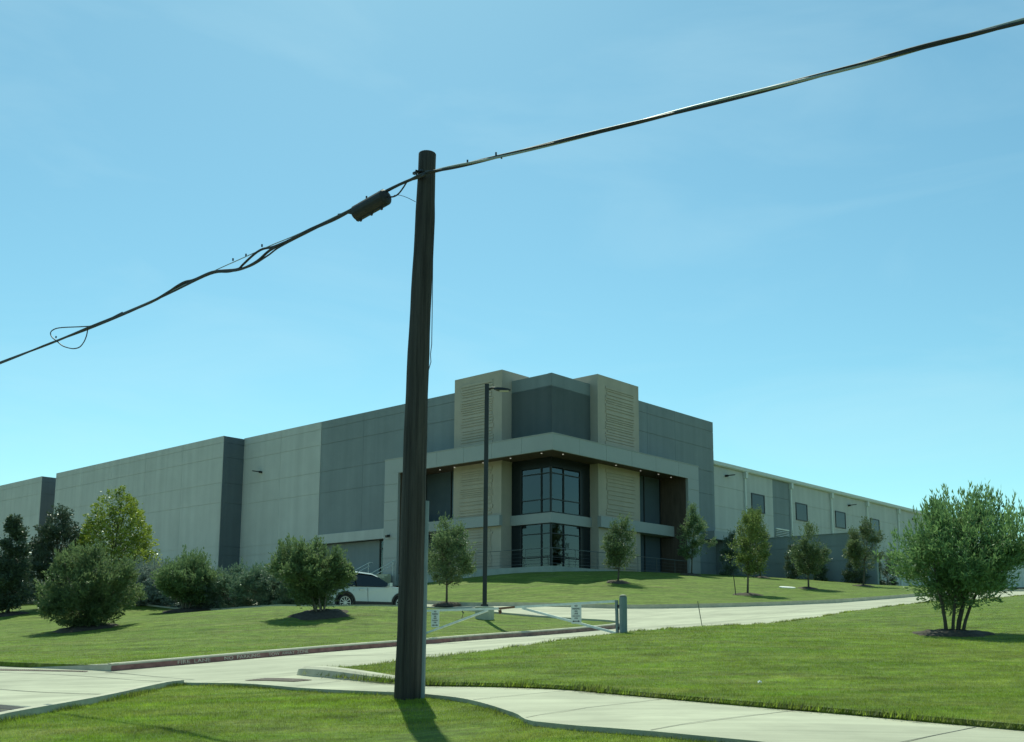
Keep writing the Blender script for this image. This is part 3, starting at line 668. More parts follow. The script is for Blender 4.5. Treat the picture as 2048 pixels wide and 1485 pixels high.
# stair handrails
for a, lab in ((16.6, 'left steel handrail of the entrance stair behind the white car'), (14.05, 'right steel handrail of the entrance stair beside the wooden pole')):
    H = empty('handrail', WB(a, -2, 3.2), lab, 'handrail', 'handrails of the entrance stair')
    MB().tube([WB(a, -4.2, 3.1), WB(a, -3.9, 3.25), WB(a, 0, 5.1), WB(a, .3, 5.1)], .028, 8).build('rail', M_rail, H)
    MB().tube([WB(a, -4.0, 2.95), WB(a, -3.9, 3.0), WB(a, .0, 4.86)], .024, 8).build('rail', M_rail, H)
    for b in (-3.6, -1.9, -.1):
        zt = 3.25 + (b + 3.9) * .474; MB().tube([WB(a, b, zt - 1.0), WB(a, b, zt)], .02, 6).build('post', M_rail, H)

# ------------------------------------------------------------------ utility pole, cable, enclosure
pb = gp(814, 1391, 13.3); ptop = at(853, 308, 13.3)
PB = empty('utility_pole', pb, 'weathered dark wooden utility pole standing in the foreground by the pavement', 'utility pole')
n = 26; pp = []; rr = []
for i in range(n + 1):
    t = i / n; p = pb * (1 - t) + ptop * t; p = p + np.array([.012 * math.sin(t * 7 + 1), .01 * math.cos(t * 5), 0]) * (0 if i in (0,) else 1); p[2] += -.35 * (i == 0); pp.append(p); rr.append(.174 * (1 - t) + .119 * t + .004 * math.sin(t * 3.14) + .003 * math.sin(i * 1.7))
pm = MB().tube(pp, rr, 22); o = pm.build('pole_shaft', M_pole, PB, smooth=False); bevel(o, .006, 1, 1.0)
for p in o.data.polygons: p.use_smooth = True
def on_pole(t): return pb * (1 - t) + ptop * t
def cond_pt(px, py): return at(px, py, 13.3)
g0 = np.array([.168, .0, 0]); t_hi = (1391 - 1018) / (1391 - 308)
cg = MB().tube([on_pole(0) + g0 * 1.10 + np.array([0, 0, -.2]), on_pole(.1) + g0 * 1.06, on_pole(t_hi * .6) + g0 * 1.0, on_pole(t_hi) + g0 * .94], .042, 10)
cg.build('conduit', M_pvc, PB, smooth=False)
gw = []
for py, ox in ((338, 869), (430, 869.5), (445, 869.5), (520, 867.5), (640, 865), (690, 863.5), (710, 861), (725, 862), (765, 851)): gw.append(at(ox - .8 + 1.0 * math.sin(py * .02), py, 13.3) + np.array([.0, -.02, 0]))
MB().tube(gw, .0055, 5).build('ground_wire', M_cable, PB)
# aerial cable: hangs in the upright plane through the pole, parallel to the street
Q0 = (at(853, 347, 13.3) - V * .16)
def onwire(px, py):
    r = ray(px, py); return r * ((Q0 @ V) / (r @ V))
right_px = [(853, 346), (900, 336), (1000, 313), (1200, 264), (1400, 213), (1660, 146), (1850, 94), (2048, 42), (2300, -30), (2700, -150), (3300, -330)]
left_px = [(853, 348), (830, 354), (800, 368), (700, 420), (650, 446), (600, 468), (540, 497), (480, 528), (420, 553), (300, 604), (180, 655), (100, 687), (0, 726), (-200, 800), (-500, 905), (-900, 1030)]
def wire(pxs, n=6): return smooth_chain([onwire(*p) for p in pxs], n)
CB = empty('overhead_cable', Q0, 'black bundled overhead cable strung across the sky past the pole top', 'cable')
def twist(pts, r0, ph, k, rt_=None):
    out = []
    for i, p in enumerate(pts):
        a = ph + i * k; d = V * math.cos(a) + np.array([0, 0, 1]) * math.sin(a); out.append(np.array(p) + d * (r0 if rt_ is None else r0 * rt_[i]))
    return out
RP = wire(right_px); LP = wire(left_px)
MB().tube(twist(RP, .012, 0, .35), .0150, 7).build('messenger_strand', M_galv, CB, smooth=True)
MB().tube(twist(RP, .013, 2.4, .35), .016, 7).build('cable_sheath', M_cable, CB, smooth=True); MB().tube(twist(RP, .012, 4.4, .35), .012, 7).build('cable_sheath', M_cable, CB, smooth=True)
kink = [(853, 348), (830, 355), (800, 369), (700, 421), (650, 446), (600, 470), (545, 497), (515, 523), (470, 541), (425, 545), (385, 560), (360, 570), (300, 605), (180, 655), (100, 687), (0, 726), (-200, 800), (-500, 905), (-900, 1030)]
kink2 = [(853, 349), (830, 356), (800, 371), (700, 422), (650, 448), (600, 472), (548, 492), (520, 502), (488, 528), (470, 539), (425, 546), (385, 562), (350, 577), (300, 606), (180, 656), (100, 688), (0, 727), (-200, 801), (-500, 906), (-900, 1031)]
strand = [(853, 347), (800, 367), (700, 419), (600, 467), (540, 492), (480, 519), (420, 546), (300, 603), (180, 653), (100, 686), (0, 725), (-200, 799), (-500, 904), (-900, 1029)]
MB().tube(wire(strand), .0075, 6).build('messenger_strand', M_galv, CB, smooth=True)
MB().tube(twist(wire(kink), .008, 1, .5), .0205, 7).build('cable_sheath', M_cable, CB, smooth=True)
MB().tube(twist(wire(kink2), .011, 3.5, .4), .0185, 7).build('cable_sheath', M_cable, CB, smooth=True)
mid = [(710, 424), (690, 428), (660, 443), (620, 463), (560, 494), (535, 512), (500, 533), (460, 544), (420, 549), (340, 587), (260, 624), (240, 628), (210, 644), (180, 653)]
MB().tube(wire(mid), .013, 6).build('cable_sheath', M_cable, CB, smooth=True)
loop = [(180, 653), (160, 654), (120, 656), (105, 661), (101, 668), (105, 676), (113, 682), (125, 692), (140, 697), (150, 697.5), (160, 694), (168, 684), (173, 672), (178, 655), (195, 649), (215, 640), (245, 625)]
MB().tube(wire(loop), .0115, 6).build('slack_loop', M_cable, CB, smooth=True)
for px, py in ((1003, 315), (992, 309), (935, 324), (466, 520), (492, 511), (524, 492), (112, 675), (733, 396)):
    P = onwire(px, py); MB().beam(P - np.array([0, 0, .018]), P + np.array([0, 0, .024]), .022, .02, (0, 1, 0)).build('cable_clamp', M_bronze, CB)
dq = at(851, 350, 13.3) - V * .13
MB().beam(dq - U * .07, dq + U * .10, .035, .03).tube([dq + V * .30, dq - V * .05], .012, 8).build('pole_clamp', M_bronze, CB)
MB().tube([onwire(*p) for p in ((828, 345), (836, 352))], .012, 6).build('cable_clamp', M_bronze, CB)
# splice enclosure hanging from the left span
a_, b_ = onwire(716, 428) - V * .02, onwire(773, 396) - V * .02
ax = (b_ - a_) / np.linalg.norm(b_ - a_)
EN = empty('splice_enclosure', (a_ + b_) / 2, 'dark cylindrical splice case hanging from the cable left of the pole top', 'splice case')
sp = [a_ - ax * .03, a_ - ax * .015, a_, b_, b_ + ax * .02, b_ + ax * .04]
MB().tube(sp, [.06, .10, .115, .112, .095, .05], 18).build('case_body', mat('case_plastic', (.028, .030, .029), .6, .2, 8), EN, smooth=False)
dn = np.array([0, 0, -1.]) - ax * (np.array([0, 0, -1.]) @ ax); dn /= np.linalg.norm(dn)
MB().beam(a_ + dn * .10, b_ + dn * .10, .05, .04, tuple(V)).build('flange', M_clad, EN)
MB().beam(a_ - dn * .11 + ax * .05, b_ - dn * .11 - ax * .03, .05, .03, tuple(V)).build('hanger', M_galv, EN)
for t in (.12, .5, .85): MB().beam(a_ + (b_ - a_) * t + dn * .11, a_ + (b_ - a_) * t + dn * .15, .03, .03, tuple(ax)).build('bolt', M_bronze, EN)
MB().tube(smooth_chain([b_ + ax * .03, onwire(786, 394), onwire(797, 388), onwire(807, 375), onwire(815, 363), onwire(826, 356)], 4), .011, 6).build('lead_cable', M_cable, EN)
MB().tube(smooth_chain([onwire(788, 391), onwire(800, 391), onwire(815, 396), onwire(831, 404)], 4), .004, 5).build('lead_cable', M_cable, EN)
MB().tube(smooth_chain([a_ - ax * .02 + dn * .03, onwire(702, 428), onwire(690, 427), onwire(676, 429)], 4), .008, 6).build('lead_cable', M_cable, EN)

# ------------------------------------------------------------------ street lamp
lb = gp(969, 1238, 36)
LM = empty('street_lamp', lb, 'tall black square street lamp on a round concrete base on the grass island', 'street lamp')
o = MB().tube([lb + np.array([0, 0, -.3]), lb + np.array([0, 0, .43])], .33, 24).build('concrete_base', M_galv, LM); o.data.materials.clear(); o.data.materials.append(M_kerb); bevel(o, .02, 1)
lt = at(974, 770, 36); lz = lb[2]
MB().beam(lb + np.array([0, 0, .43]), lt, .150, .150, (0, 1, 0)).build('pole_shaft', M_bronze, LM)
MB().beam(lb + np.array([0, 0, .43]), lb + np.array([0, 0, .50]), .26, .26, (0, 1, 0)).build('base_cover', M_bronze, LM)
MB().beam(lt + np.array([0, 0, 0]), lt + np.array([0, 0, .02]), .16, .16, (0, 1, 0)).build('pole_cap', M_bronze, LM)
h0 = lt + np.array([.07, 0, -.18]); MB().tube(smooth_chain([h0, h0 + np.array([.10, -.02, .05]), h0 + np.array([.22, -.04, .05])], 4), .04, 8).build('arm', M_bronze, LM)
hd = MB(); q = h0 + np.array([.18, -.03, .03])
prof = [(0, .05, .06), (.12, .12, .09), (.30, .15, .09), (.48, .14, .06), (.60, .08, .025)]
vs = []
for x, w, h in prof:
    for yy, zz in ((-w, -h * .55), (w, -h * .55), (w * .8, h * .45), (-w * .8, h * .45)): vs.append(q + np.array([x, yy, zz - .07 * x]))
fs = [(0, 1, 2, 3), tuple(range(16, 20))[::-1]] + [(i * 4 + k, (i + 1) * 4 + k, (i + 1) * 4 + (k + 1) % 4, i * 4 + (k + 1) % 4) for i in range(4) for k in range(4)]
hd.add(vs, fs).build('lamp_head', M_bronze, LM)
MB().box(q[0] + .20, q[0] + .52, q[1] - .09, q[1] + .09, q[2] - .095, q[2] - .075).build('lens', mat('lamp_lens', (.45, .46, .42), .3, .02, 1), LM)

# ------------------------------------------------------------------ swing gate across the drive, with signs
gpost = gp(1247, 1272, 23.5)
def pipe_post(name, P, h, r, label):
    e = empty(name, P, label, 'gate post', 'posts of the swing gate')
    o = MB().tube([P + np.array([0, 0, -.3]), P + np.array([0, 0, h - .05]), P + np.array([0, 0, h - .02]), P + np.array([0, 0, h])], [r, r, r * .97, r * .6], 20).build('post_pipe', M_bollard, e, smooth=False)
    MB().tube([P + np.array([0, 0, h - .005]), P + np.array([0, 0, h + .02]), P + np.array([0, 0, h + .035])], [r * .97, r * .8, r * .3], 20).build('cap', M_kerb, e, smooth=True); return e
pipe_post('gate_post', gpost, .875, .088, 'stout grey-green steel pipe post at the right end of the gate')
tl = 6.55
lp = gpost + U * 6.6; lp[2] = gz(lp[0], lp[1]); pipe_post('gate_post', lp, .9, .088, 'grey-green steel pipe post at the left end of the gate, behind the wooden pole')
def gpt(px, py):                                            # point in the upright plane of the gate
    nrm = V; r = ray(px, py); return r * ((gpost @ nrm) / (r @ nrm))
GR = empty('gate_leaf', gpt(1235, 1265), 'right leaf of the white tube swing gate, hinged on the grey-green post', 'gate', 'leaves of the swing gate')
A, Bq, Cq = gpt(1233, 1203), gpt(1030, 1215), gpt(1235, 1267)
MB().beam(A, Bq, .05, .055).build('top_rail', M_gate, GR)
MB().beam(gpt(1045, 1217), gpt(1232, 1266.5), .045, .05).build('brace', M_gate, GR)
MB().beam(gpt(1233, 1201), Cq, .055, .055, tuple(U)).build('hinge_stile', M_bollard, GR)
for y in (1213, 1257): MB().beam(gpt(1235, y), gpost + np.array([0, 0, gpt(1241, y)[2] - gpost[2]]) + U * .07, .04, .07).build('hinge', M_bronze, GR)
GL = empty('gate_leaf', gpt(850, 1262), 'left leaf of the white tube swing gate, partly behind the wooden pole', 'gate', 'leaves of the swing gate')
MB().beam(gpt(822, 1223), gpt(1000, 1217.5), .05, .055).build('top_rail', M_gate, GL)
MB().beam(gpt(822, 1278), gpt(976, 1221), .045, .05).build('brace', M_gate, GL)
MB().beam(gpt(826, 1222), gpt(826, 1276), .055, .055, tuple(U)).build('hinge_stile', M_bollard, GL)
MB().beam(gpt(999, 1217.6), gpt(1031, 1214.5), .06, .05).build('latch_bar', M_rust, GL)
MB().tube([gpt(924, 1219), gpt(926, 1229), gpt(923, 1240)], .008, 6).tube([gpt(924, 1223), gpt(928, 1227)], .012, 6).build('chain', M_bronze, GL)
MB().tube([gpt(1001, 1217), gpt(1003, 1226)], .014, 6).beam(gpt(1000, 1221) - V * .03, gpt(1002, 1228) - V * .03, .05, .03, tuple(U)).build('padlock', M_rust, GL)
def sign(px, py, h, label):
    c = gpt(px, py) - V * .05; w = h * .66
    xd = -U * .93 - V * .0; xd = -U; yd = np.array([0, 0, 1.])
    e = empty('parking_sign', c, label, 'sign', 'signs on the swing gate')
    o = MB(); ps = []
    r = .035
    for cx_, cz_, a0 in ((w / 2 - r, h / 2 - r, 0), (-w / 2 + r, h / 2 - r, 90), (-w / 2 + r, -h / 2 + r, 180), (w / 2 - r, -h / 2 + r, 270)):
        for k in range(4): a = math.radians(a0 + 30 * k); ps.append((cx_ + r * math.cos(a), cz_ + r * math.sin(a)))
    nrm = np.cross(xd, yd)
    m_ = len(ps); vs = [c + xd * x + yd * z for x, z in ps] + [c + xd * x + yd * z - nrm * .006 for x, z in ps]
    o.add(vs, [tuple(range(m_)), tuple(range(m_, 2 * m_))[::-1]] + [(k, k + m_, (k + 1) % m_ + m_, (k + 1) % m_) for k in range(m_)])
    o.build('sign_plate', M_sign, e)
    for txt, zz, sz in (('NO', .40, .15), ('PARKING', .255, .14), ('FIRE', .12, .13), ('LANE', -.0, .13), ('TOW-AWAY', -.125, .10), ('ZONE', -.235, .10)):
        text_mesh('lettering', txt, sz * h * .86, (c + yd * zz * h * .98 + nrm * .003, xd, yd), M_ink, e, sx=.95, depth=.0015, bold=.0)
    ar = MB(); z0 = -.38 * h; q = lambda x, z: c + xd * x * w + yd * (z0 + z * h) + nrm * .004
    ar.add([q(*p) for p in ((-.2, -.018), (.2, -.018), (.2, .018), (-.2, .018))], [(0, 1, 2, 3)])
    ar.add([q(*p) for p in ((-.38, 0), (-.2, -.05), (-.2, .05))], [(0, 1, 2)]); ar.add([q(*p) for p in ((.38, 0), (.2, .05), (.2, -.05))], [(0, 1, 2)])
    ar.build('arrow', M_ink, e)
    MB().bbox  # (nothing else on the plate)
    b_ = MB(); b_.beam(c + yd * h * .49 - nrm * .035 + xd * w * .42, c - yd * h * .49 - nrm * .035 + xd * w * .42, .03, .05); b_.build('bracket', M_clad, e)
sign(1155, 1228, .46, 'white no parking fire lane sign on the right gate leaf near the post')
sign(873, 1237.5, .46, 'white no parking fire lane sign on the left gate leaf beside the wooden pole')

# ------------------------------------------------------------------ white car
def car():
    phi = math.radians(38); rear = at(690.5, 1205.5, 40.5)
    fx = np.array([math.cos(phi), math.sin(phi), 0]); ny = np.array([math.sin(phi), -math.cos(phi), 0])   # forward; towards camera
    gzv = rear[2] - .335; side = .86
    O = rear - ny * (side + .0); O = np.array([O[0], O[1], gzv])
    P = lambda x, y, z: O + fx * x + ny * y + np.array([0, 0, z])
    c = empty('parked_car', P(1.28, 0, 0), 'small white hatchback car parked behind the bushes, nose to the right', 'car')
    wb = 2.55
    def arch(cx0, r=.40, n=8): return [(cx0 + r * math.cos(a), .335 + r * math.sin(a)) for a in np.linspace(math.pi + .35, -.35, n)][::1]
    # lower body outline, clockwise from the rear bottom
    low = [(-.78, .42), (-.80, .70), (-.74, .98)]
    hood = [(2.15, 1.03), (2.60, .99), (2.95, .90), (3.15, .76), (3.22, .55), (3.18, .28)]
    top = low + hood
    bot = [(2.98, .22)] + [(x, z) for x, z in arch(wb)[::-1]] + [(2.12, .22), (.43, .22)] + [(x, z) for x, z in arch(0)[::-1]] + [(-.45, .25), (-.74, .30)]
    ring = top + bot; n = len(ring); mb = MB(); vs = []
    yw = lambda x, z: side * (1 - .10 * max(0, (x - 2.5) / .7) ** 2 - .06 * max(0, (-.2 - x) / .6) ** 2) * (1 - .05 * max(0, (z - .8) / .25))
    for sg in (1, -1):
        for x, z in ring: vs.append(P(x, sg * yw(x, z), z))
    bmesh_ = bmesh.new(); bv = [bmesh_.verts.new(v - np.array(c.location)) for v in vs]
    f1 = bmesh_.faces.new(bv[:n]); f2 = bmesh_.faces.new(bv[n:][::-1])
    for k in range(n): bmesh_.faces.new((bv[k], bv[n + k], bv[n + (k + 1) % n], bv[(k + 1) % n]))
    bmesh.ops.recalc_face_normals(bmesh_, faces=bmesh_.faces); bmesh.ops.triangulate(bmesh_, faces=[f1, f2])
    me = bpy.data.meshes.new('body'); bmesh_.to_mesh(me); bmesh_.free(); me.materials.append(M_car)
    o = bpy.data.objects.new('body', me); COL.objects.link(o); o.parent = c; bevel(o, .05, 2, .7)
    for p in o.data.polygons: p.use_smooth = False
    # greenhouse (glass) and roof
    gh = [(-.72, .97), (-.56, 1.44), (-.2, 1.51), (.7, 1.53), (1.30, 1.49), (1.56, 1.41), (2.20, 1.02)]
    gb = MB(); vs = []
    wz = lambda z: side * .95 - (z - .97) * .42
    for sg in (1, -1):
        for x, z in gh: vs.append(P(x, sg * wz(z), z))
    m_ = len(gh); gb.add(vs, [tuple(range(m_))[::-1], tuple(range(m_, 2 * m_))] + [(k, (k + 1) % m_, (k + 1) % m_ + m_, k + m_) for k in range(m_)])
    gb.build('window_glass', M_carglass, c)
    rf = MB(); rl = [(-.66, 1.43), (-.58, 1.51), (-.2, 1.575), (.7, 1.59), (1.28, 1.545), (1.56, 1.45)]
    vs = []
    for x, z in rl:
        for y, dz in ((.66, -.07), (.60, -.015), (.3, .02), (-.3, .02), (-.60, -.015), (-.66, -.07)): vs.append(P(x, y, z + dz))
    fs = [(i * 6 + k, i * 6 + k + 1, (i + 1) * 6 + k + 1, (i + 1) * 6 + k) for i in range(5) for k in range(5)]
    rf.add(vs, fs).build('roof', M_car, c, smooth=True)
    for xb, xt, wd in ((.52, .50, .07), (-.62, -.45, .10)): MB().beam(P(xb, wz(.97) + .004, .97), P(xt, wz(1.45) + .004, 1.46), .02, wd, tuple(ny)).build('window_pillar', M_clad, c)
    MB().beam(P(-.72, side * .935, .985), P(2.0, side * .935, .995), .03, .03).build('trim', M_clad, c)
    MB().beam(P(.43, side + .006, .30), P(2.12, side + .006, .30), .04, .20).build('sill', M_clad, c)
    MB().beam(P(.62, side + .012, .86), P(.85, side + .012, .87), .03, .045).build('door_handle', M_alloy, c)
    MB().beam(P(1.02, side - .005, .35), P(1.0, side - .012, .93), .012, .012, tuple(ny)).build('door_gap', M_clad, c)
    mm = MB().beam(P(1.88, side + .02, 1.0), P(1.86, side + .16, 1.08), .05, .05).build('door_mirror', M_car, c)
    MB().beam(P(1.94, side + .05, 1.08), P(1.92, side + .24, 1.09), .12, .14).build('mirror_shell', M_car, mm)
    MB().beam(P(3.05, .55, .72), P(2.85, .76, .76), .2, .14).build('headlight', M_alloy, c)
    for x0 in (0, wb):
        am = MB(); r1, r2 = .385, .46; k_ = 14; vs = []
        for i in range(k_ + 1):
            a = math.pi * 1.06 - (math.pi * 1.12) * i / k_
            for r in (r1, r2): vs.append(P(x0 + r * math.cos(a), side + .012, .335 + r * math.sin(a)))
            for r in (r1, r2): vs.append(P(x0 + r * math.cos(a), side - .04, .335 + r * math.sin(a)))
        am.add(vs, [f for i in range(k_) for f in ((4 * i, 4 * i + 1, 4 * i + 5, 4 * i + 4), (4 * i + 1, 4 * i + 3, 4 * i + 7, 4 * i + 5), (4 * i, 4 * i + 4, 4 * i + 6, 4 * i + 2))]).build('wheel_arch', M_clad, c)
        for sg in (1, -1):
            y1 = sg * side; w = MB().tube([P(x0, y1 - sg * .22, .335), P(x0, y1 - sg * .20, .335), P(x0, y1 - sg * .03, .335), P(x0, y1 - sg * .01, .335)], [.30, .335, .335, .31], 24).build('wheel', M_tyre, c)
            rm = MB(); ym = y1 - sg * .004
            for k in range(10):
                a = 2 * math.pi * k / 10; rm.beam(P(x0 + .05 * math.cos(a), ym, .335 + .05 * math.sin(a)), P(x0 + .225 * math.cos(a), ym, .335 + .225 * math.sin(a)), .03, .02, tuple(ny))
            rm.tube([P(x0 + .232 * math.cos(t), ym, .335 + .232 * math.sin(t)) for t in np.linspace(0, 2 * math.pi, 25)], .016, 6, False)
            rm.tube([P(x0, ym - sg * .02, .335), P(x0, ym + sg * .012, .335)], .06, 10); rm.build('rim', M_alloy, w)
car()
# box trailer on the loading yard, far right
def trailer():
    O = at(1990, 1178, 72.0); O[2] = gz(O[0], O[1], 'conc'); e = empty('box_trailer', O, 'white box trailer parked on the yard behind the large bush', 'trailer')
    X = np.array([.999, -.04, 0]); Y_ = np.array([.04, .999, 0]); P = lambda x, y, z: O + X * x + Y_ * y + np.array([0, 0, z])
    h = lambda m, x0, x1, y0, y1, z0, z1: m.hexa([P(x, y, z) for z in (z0, z1) for x, y in ((x0, y0), (x1, y0), (x1, y1), (x0, y1))])
    b = h(MB(), -1.2, 12.0, 0, 2.5, .28, 3.0); h(b, .62, .68, -.03, -.001, .3, 2.98)
    for k in range(1, 9): h(b, .65 + k * 1.25, .69 + k * 1.25, -.02, -.001, .3, 2.98)
    b.build('box_body', M_trail, e); h(h(MB(), -1.2, 12, .05, .2, .17, .279), -1.2, 12, 2.3, 2.45, .17, .279).build('underframe', M_clad, e)
    for x in (.6, 7.5, 8.6):
        for y in (.02, 2.2): MB().tube([P(x, y, .18), P(x, y + .26, .18)], .19, 16).build('wheel', M_tyre, e)
trailer()

# ------------------------------------------------------------------ small ground things
UC = gp(1575, 1178, 57, 'upper'); uv = []
for r_, dz in ((.44, -.04), (.44, .055), (.40, .07)):
    for k in range(24): x_, y_ = UC[0] + r_ * math.cos(k * math.pi / 12), UC[1] + r_ * math.sin(k * math.pi / 12); uv.append((x_, y_, gz(x_, y_, 'upper') + dz))
tag(MB().add(uv, [(a * 24 + k, a * 24 + (k + 1) % 24, (a + 1) * 24 + (k + 1) % 24, (a + 1) * 24 + k) for a in (0, 1) for k in range(24)] + [tuple(range(48, 72))]).build('utility_cover', M_white, origin=UC), 'round white concrete utility cover set in the upper lawn', 'utility cover')
sk = gp(1472, 1191, 50.4, 'upper'); tag(MB().beam(sk + np.array([0, 0, -.1]), sk + np.array([-.11, 0, 1.12]), .035, .035, (0, 1, 0)).build('tree_stake', M_bronze, origin=sk), 'thin dark upright stake beside the leaning young tree', 'stake')
sk = gp(1405, 1259, 26.0, 'right'); tag(MB().tube([sk + np.array([0, 0, -.05]), sk + np.array([-.10, .03, .63])], .010, 6).build('marker_rod', mat('rod_paint', (.10, .12, .07), .7, .2, 8), origin=sk), 'thin leaning rod standing at the edge of the right lawn', 'rod')
def tact(pts_px, label):
    mb = MB(); P = [gp(px, py, Y, 'conc') for px, py, Y in pts_px]; nrow = len(P) // 2
    A_, B_ = P[:nrow], P[nrow:][::-1]; n = 30; vs = []; top = []
    def along(L, t):
        q = t * (len(L) - 1); i = min(int(q), len(L) - 2); return L[i] + (L[i + 1] - L[i]) * (q - i)
    for i in range(n + 1):
        for j in range(4):
            q = along(A_, i / n) + (along(B_, i / n) - along(A_, i / n)) * j / 3; vs.append((q[0], q[1], base_z([q])[0] + .008))
    mb.add(vs, [(i * 4 + j, (i + 1) * 4 + j, (i + 1) * 4 + j + 1, i * 4 + j + 1) for i in range(n) for j in range(3)])
    for i in range(n * 2):
        for j in range(6):
            q = along(A_, (i + .5) / (2 * n)) + (along(B_, (i + .5) / (2 * n)) - along(A_, (i + .5) / (2 * n))) * (j + .5) / 6; z = base_z([q])[0] + .009
            mb.tube([(q[0], q[1], z), (q[0], q[1], z + .006)], [.018, .012], 6)
    o = mb.build('tactile_paving', M_tact, origin=P[0]); tag(o, label, 'tactile paving', 'tactile paving strips')
def swp(s, w): x, y = SW(s, w); return np.array([x, y, 0])
def tact_sw(q, label):
    def pxy(P): return P
    mbp = [np.array([*SW(s, w), 0]) for s, w in q]
    global gp
    old = gp
    it = iter(mbp)
    gp = lambda *a: next(it)
    tact([(0, 0, 0)] * len(q), label); gp = old
tact_sw([(-8.98, 11.4), (-8.62, 6.5), (-8.72, 6.4), (-9.42, 11.4)], 'red-brown tactile paving strip at the left end of the driveway')
tact_sw([(-8.42, .75), (-8.46, -.55), (-8.72, -.4), (-8.74, .9)], 'worn red-brown tactile paving strip in front of the low kerb by the wooden pole')
def scrap(px, py, Y, r, label):
    P = gp(px, py, Y); a = random.random() * 6; mb = MB()
    mb.add([P + np.array([r * math.cos(a + k * 1.05) * (1 + .3 * math.sin(k * 3)), r * math.sin(a + k * 1.05), .065 + .02 * (k % 2)]) for k in range(6)] + [P + np.array([0, 0, .10])] , [(k, (k + 1) % 6, 6) for k in range(6)])
    mb.add([P + np.array([r * .7 * math.cos(a + k * 1.05), r * .7 * math.sin(a + k * 1.05), .05]) for k in range(6)], [tuple(range(6))[::-1]])
    tag(mb.build('paper_scrap', M_white, origin=P), label, 'litter')
scrap(1520, 1387, 13.4, .028, 'small white paper scrap lying on the right lawn')

# ------------------------------------------------------------------ plants
def leaves(name, C, D, length, width, m, parent, rs, tint=None, droop=0.):
    """one mesh of folded pointed leaves: C centres, D directions"""
    n = len(C); D = D / np.linalg.norm(D, axis=1, keepdims=True)
    R = rs.normal(size=(n, 3)); X = np.cross(D, R); X /= np.linalg.norm(X, axis=1, keepdims=True); N = np.cross(X, D)
    L = length * rs.uniform(.65, 1.3, (n, 1)); Wd = width * rs.uniform(.7, 1.25, (n, 1))
    v = np.empty((n, 4, 3)); v[:, 0] = C; v[:, 1] = C + D * L * .45 + X * Wd * .5 + N * Wd * .12; v[:, 2] = C + D * L + np.array([0, 0, -droop]) * L; v[:, 3] = C + D * L * .45 - X * Wd * .5 + N * Wd * .12
    v = v.reshape(-1, 3)
    if parent is not None: v = v - wloc(parent)
    me = bpy.data.meshes.new(name); me.vertices.add(4 * n); me.vertices.foreach_set('co', v.ravel())
    me.loops.add(4 * n); me.loops.foreach_set('vertex_index', np.arange(4 * n)); me.polygons.add(n)
    me.polygons.foreach_set('loop_start', np.arange(0, 4 * n, 4)); me.polygons.foreach_set('loop_total', np.full(n, 4))
    me.update(); me.validate()
    at_ = me.attributes.new('tint', 'FLOAT', 'FACE'); tv = rs.random(n) if tint is None else np.clip(tint, 0, 1); at_.data.foreach_set('value', tv.astype(np.float32))
    me.materials.append(m); o = bpy.data.objects.new(name, me); COL.objects.link(o)
    if parent is not None: o.parent = parent
    return o
def crown_tips(rs, n, prof, base, H, R, lean, lob=.25, shell=.55, clumps=0):
    hs = np.array([p[0] for p in prof]); rsd = np.array([p[1] for p in prof])
    g = np.linspace(hs[0], hs[-1], 60); wgt = np.interp(g, hs, rsd) ** 1.4 + .02; cdf = np.cumsum(wgt); cdf /= cdf[-1]
    ph = rs.uniform(0, 6.28, 8)
    def sample(m):
        h = np.interp(rs.random(m), np.r_[0, cdf], np.r_[g[0], g]); a = rs.uniform(0, 2 * np.pi, m)
        lobe = 1 + lob * (np.sin(2 * a + ph[0] + 4 * h) * .5 + np.sin(3 * a + ph[1] - 7 * h) * .4 + np.sin(5 * a + ph[2] + 13 * h) * .35 + np.sin(9 * h * 2 + ph[3] + a) * .3)
        rho = np.clip(shell + (1 - shell) * rs.random(m) ** .6, 0, 1); inner = rs.random(m) < .25; rho[inner] *= rs.random(inner.sum())
        r = np.interp(h, hs, rsd) * R * lobe * rho
        return np.c_[np.cos(a) * r, np.sin(a) * r, h * H], h, rho
    if clumps:                                             # tips gathered round branch ends: gaps and light and dark masses
        cc, ch, _ = sample(clumps); k = rs.integers(0, clumps, n); sz = rs.uniform(.16, .34, clumps) * R
        q = rs.normal(size=(n, 3)); q /= np.linalg.norm(q, axis=1, keepdims=True); q *= rs.random((n, 1)) ** .45
        loc = cc[k] * np.array([.92, .92, 1]) + q * sz[k][:, None] * np.array([1.15, 1.15, 1.0])
        m2 = rs.random(n) < .22; l2, h2, _ = sample(n); loc[m2] = l2[m2]
        loc[:, 2] = np.clip(loc[:, 2], hs[0] * H * .8, None); h = loc[:, 2] / H
        rr = np.hypot(loc[:, 0], loc[:, 1]); rho = np.clip(rr / (np.interp(h, hs, rsd) * R + .05), 0, 1.2)
        c = loc + base + np.outer(h, lean); o = np.c_[loc[:, :2] / (rr[:, None] + 1e-6), np.zeros(n)]; return c, o, h, rho, k
    loc, h, rho = sample(n); rr = np.hypot(loc[:, 0], loc[:, 1])
    return loc + base + np.outer(h, lean), np.c_[loc[:, :2] / (rr[:, None] + 1e-6), np.zeros(n)], h, rho, None
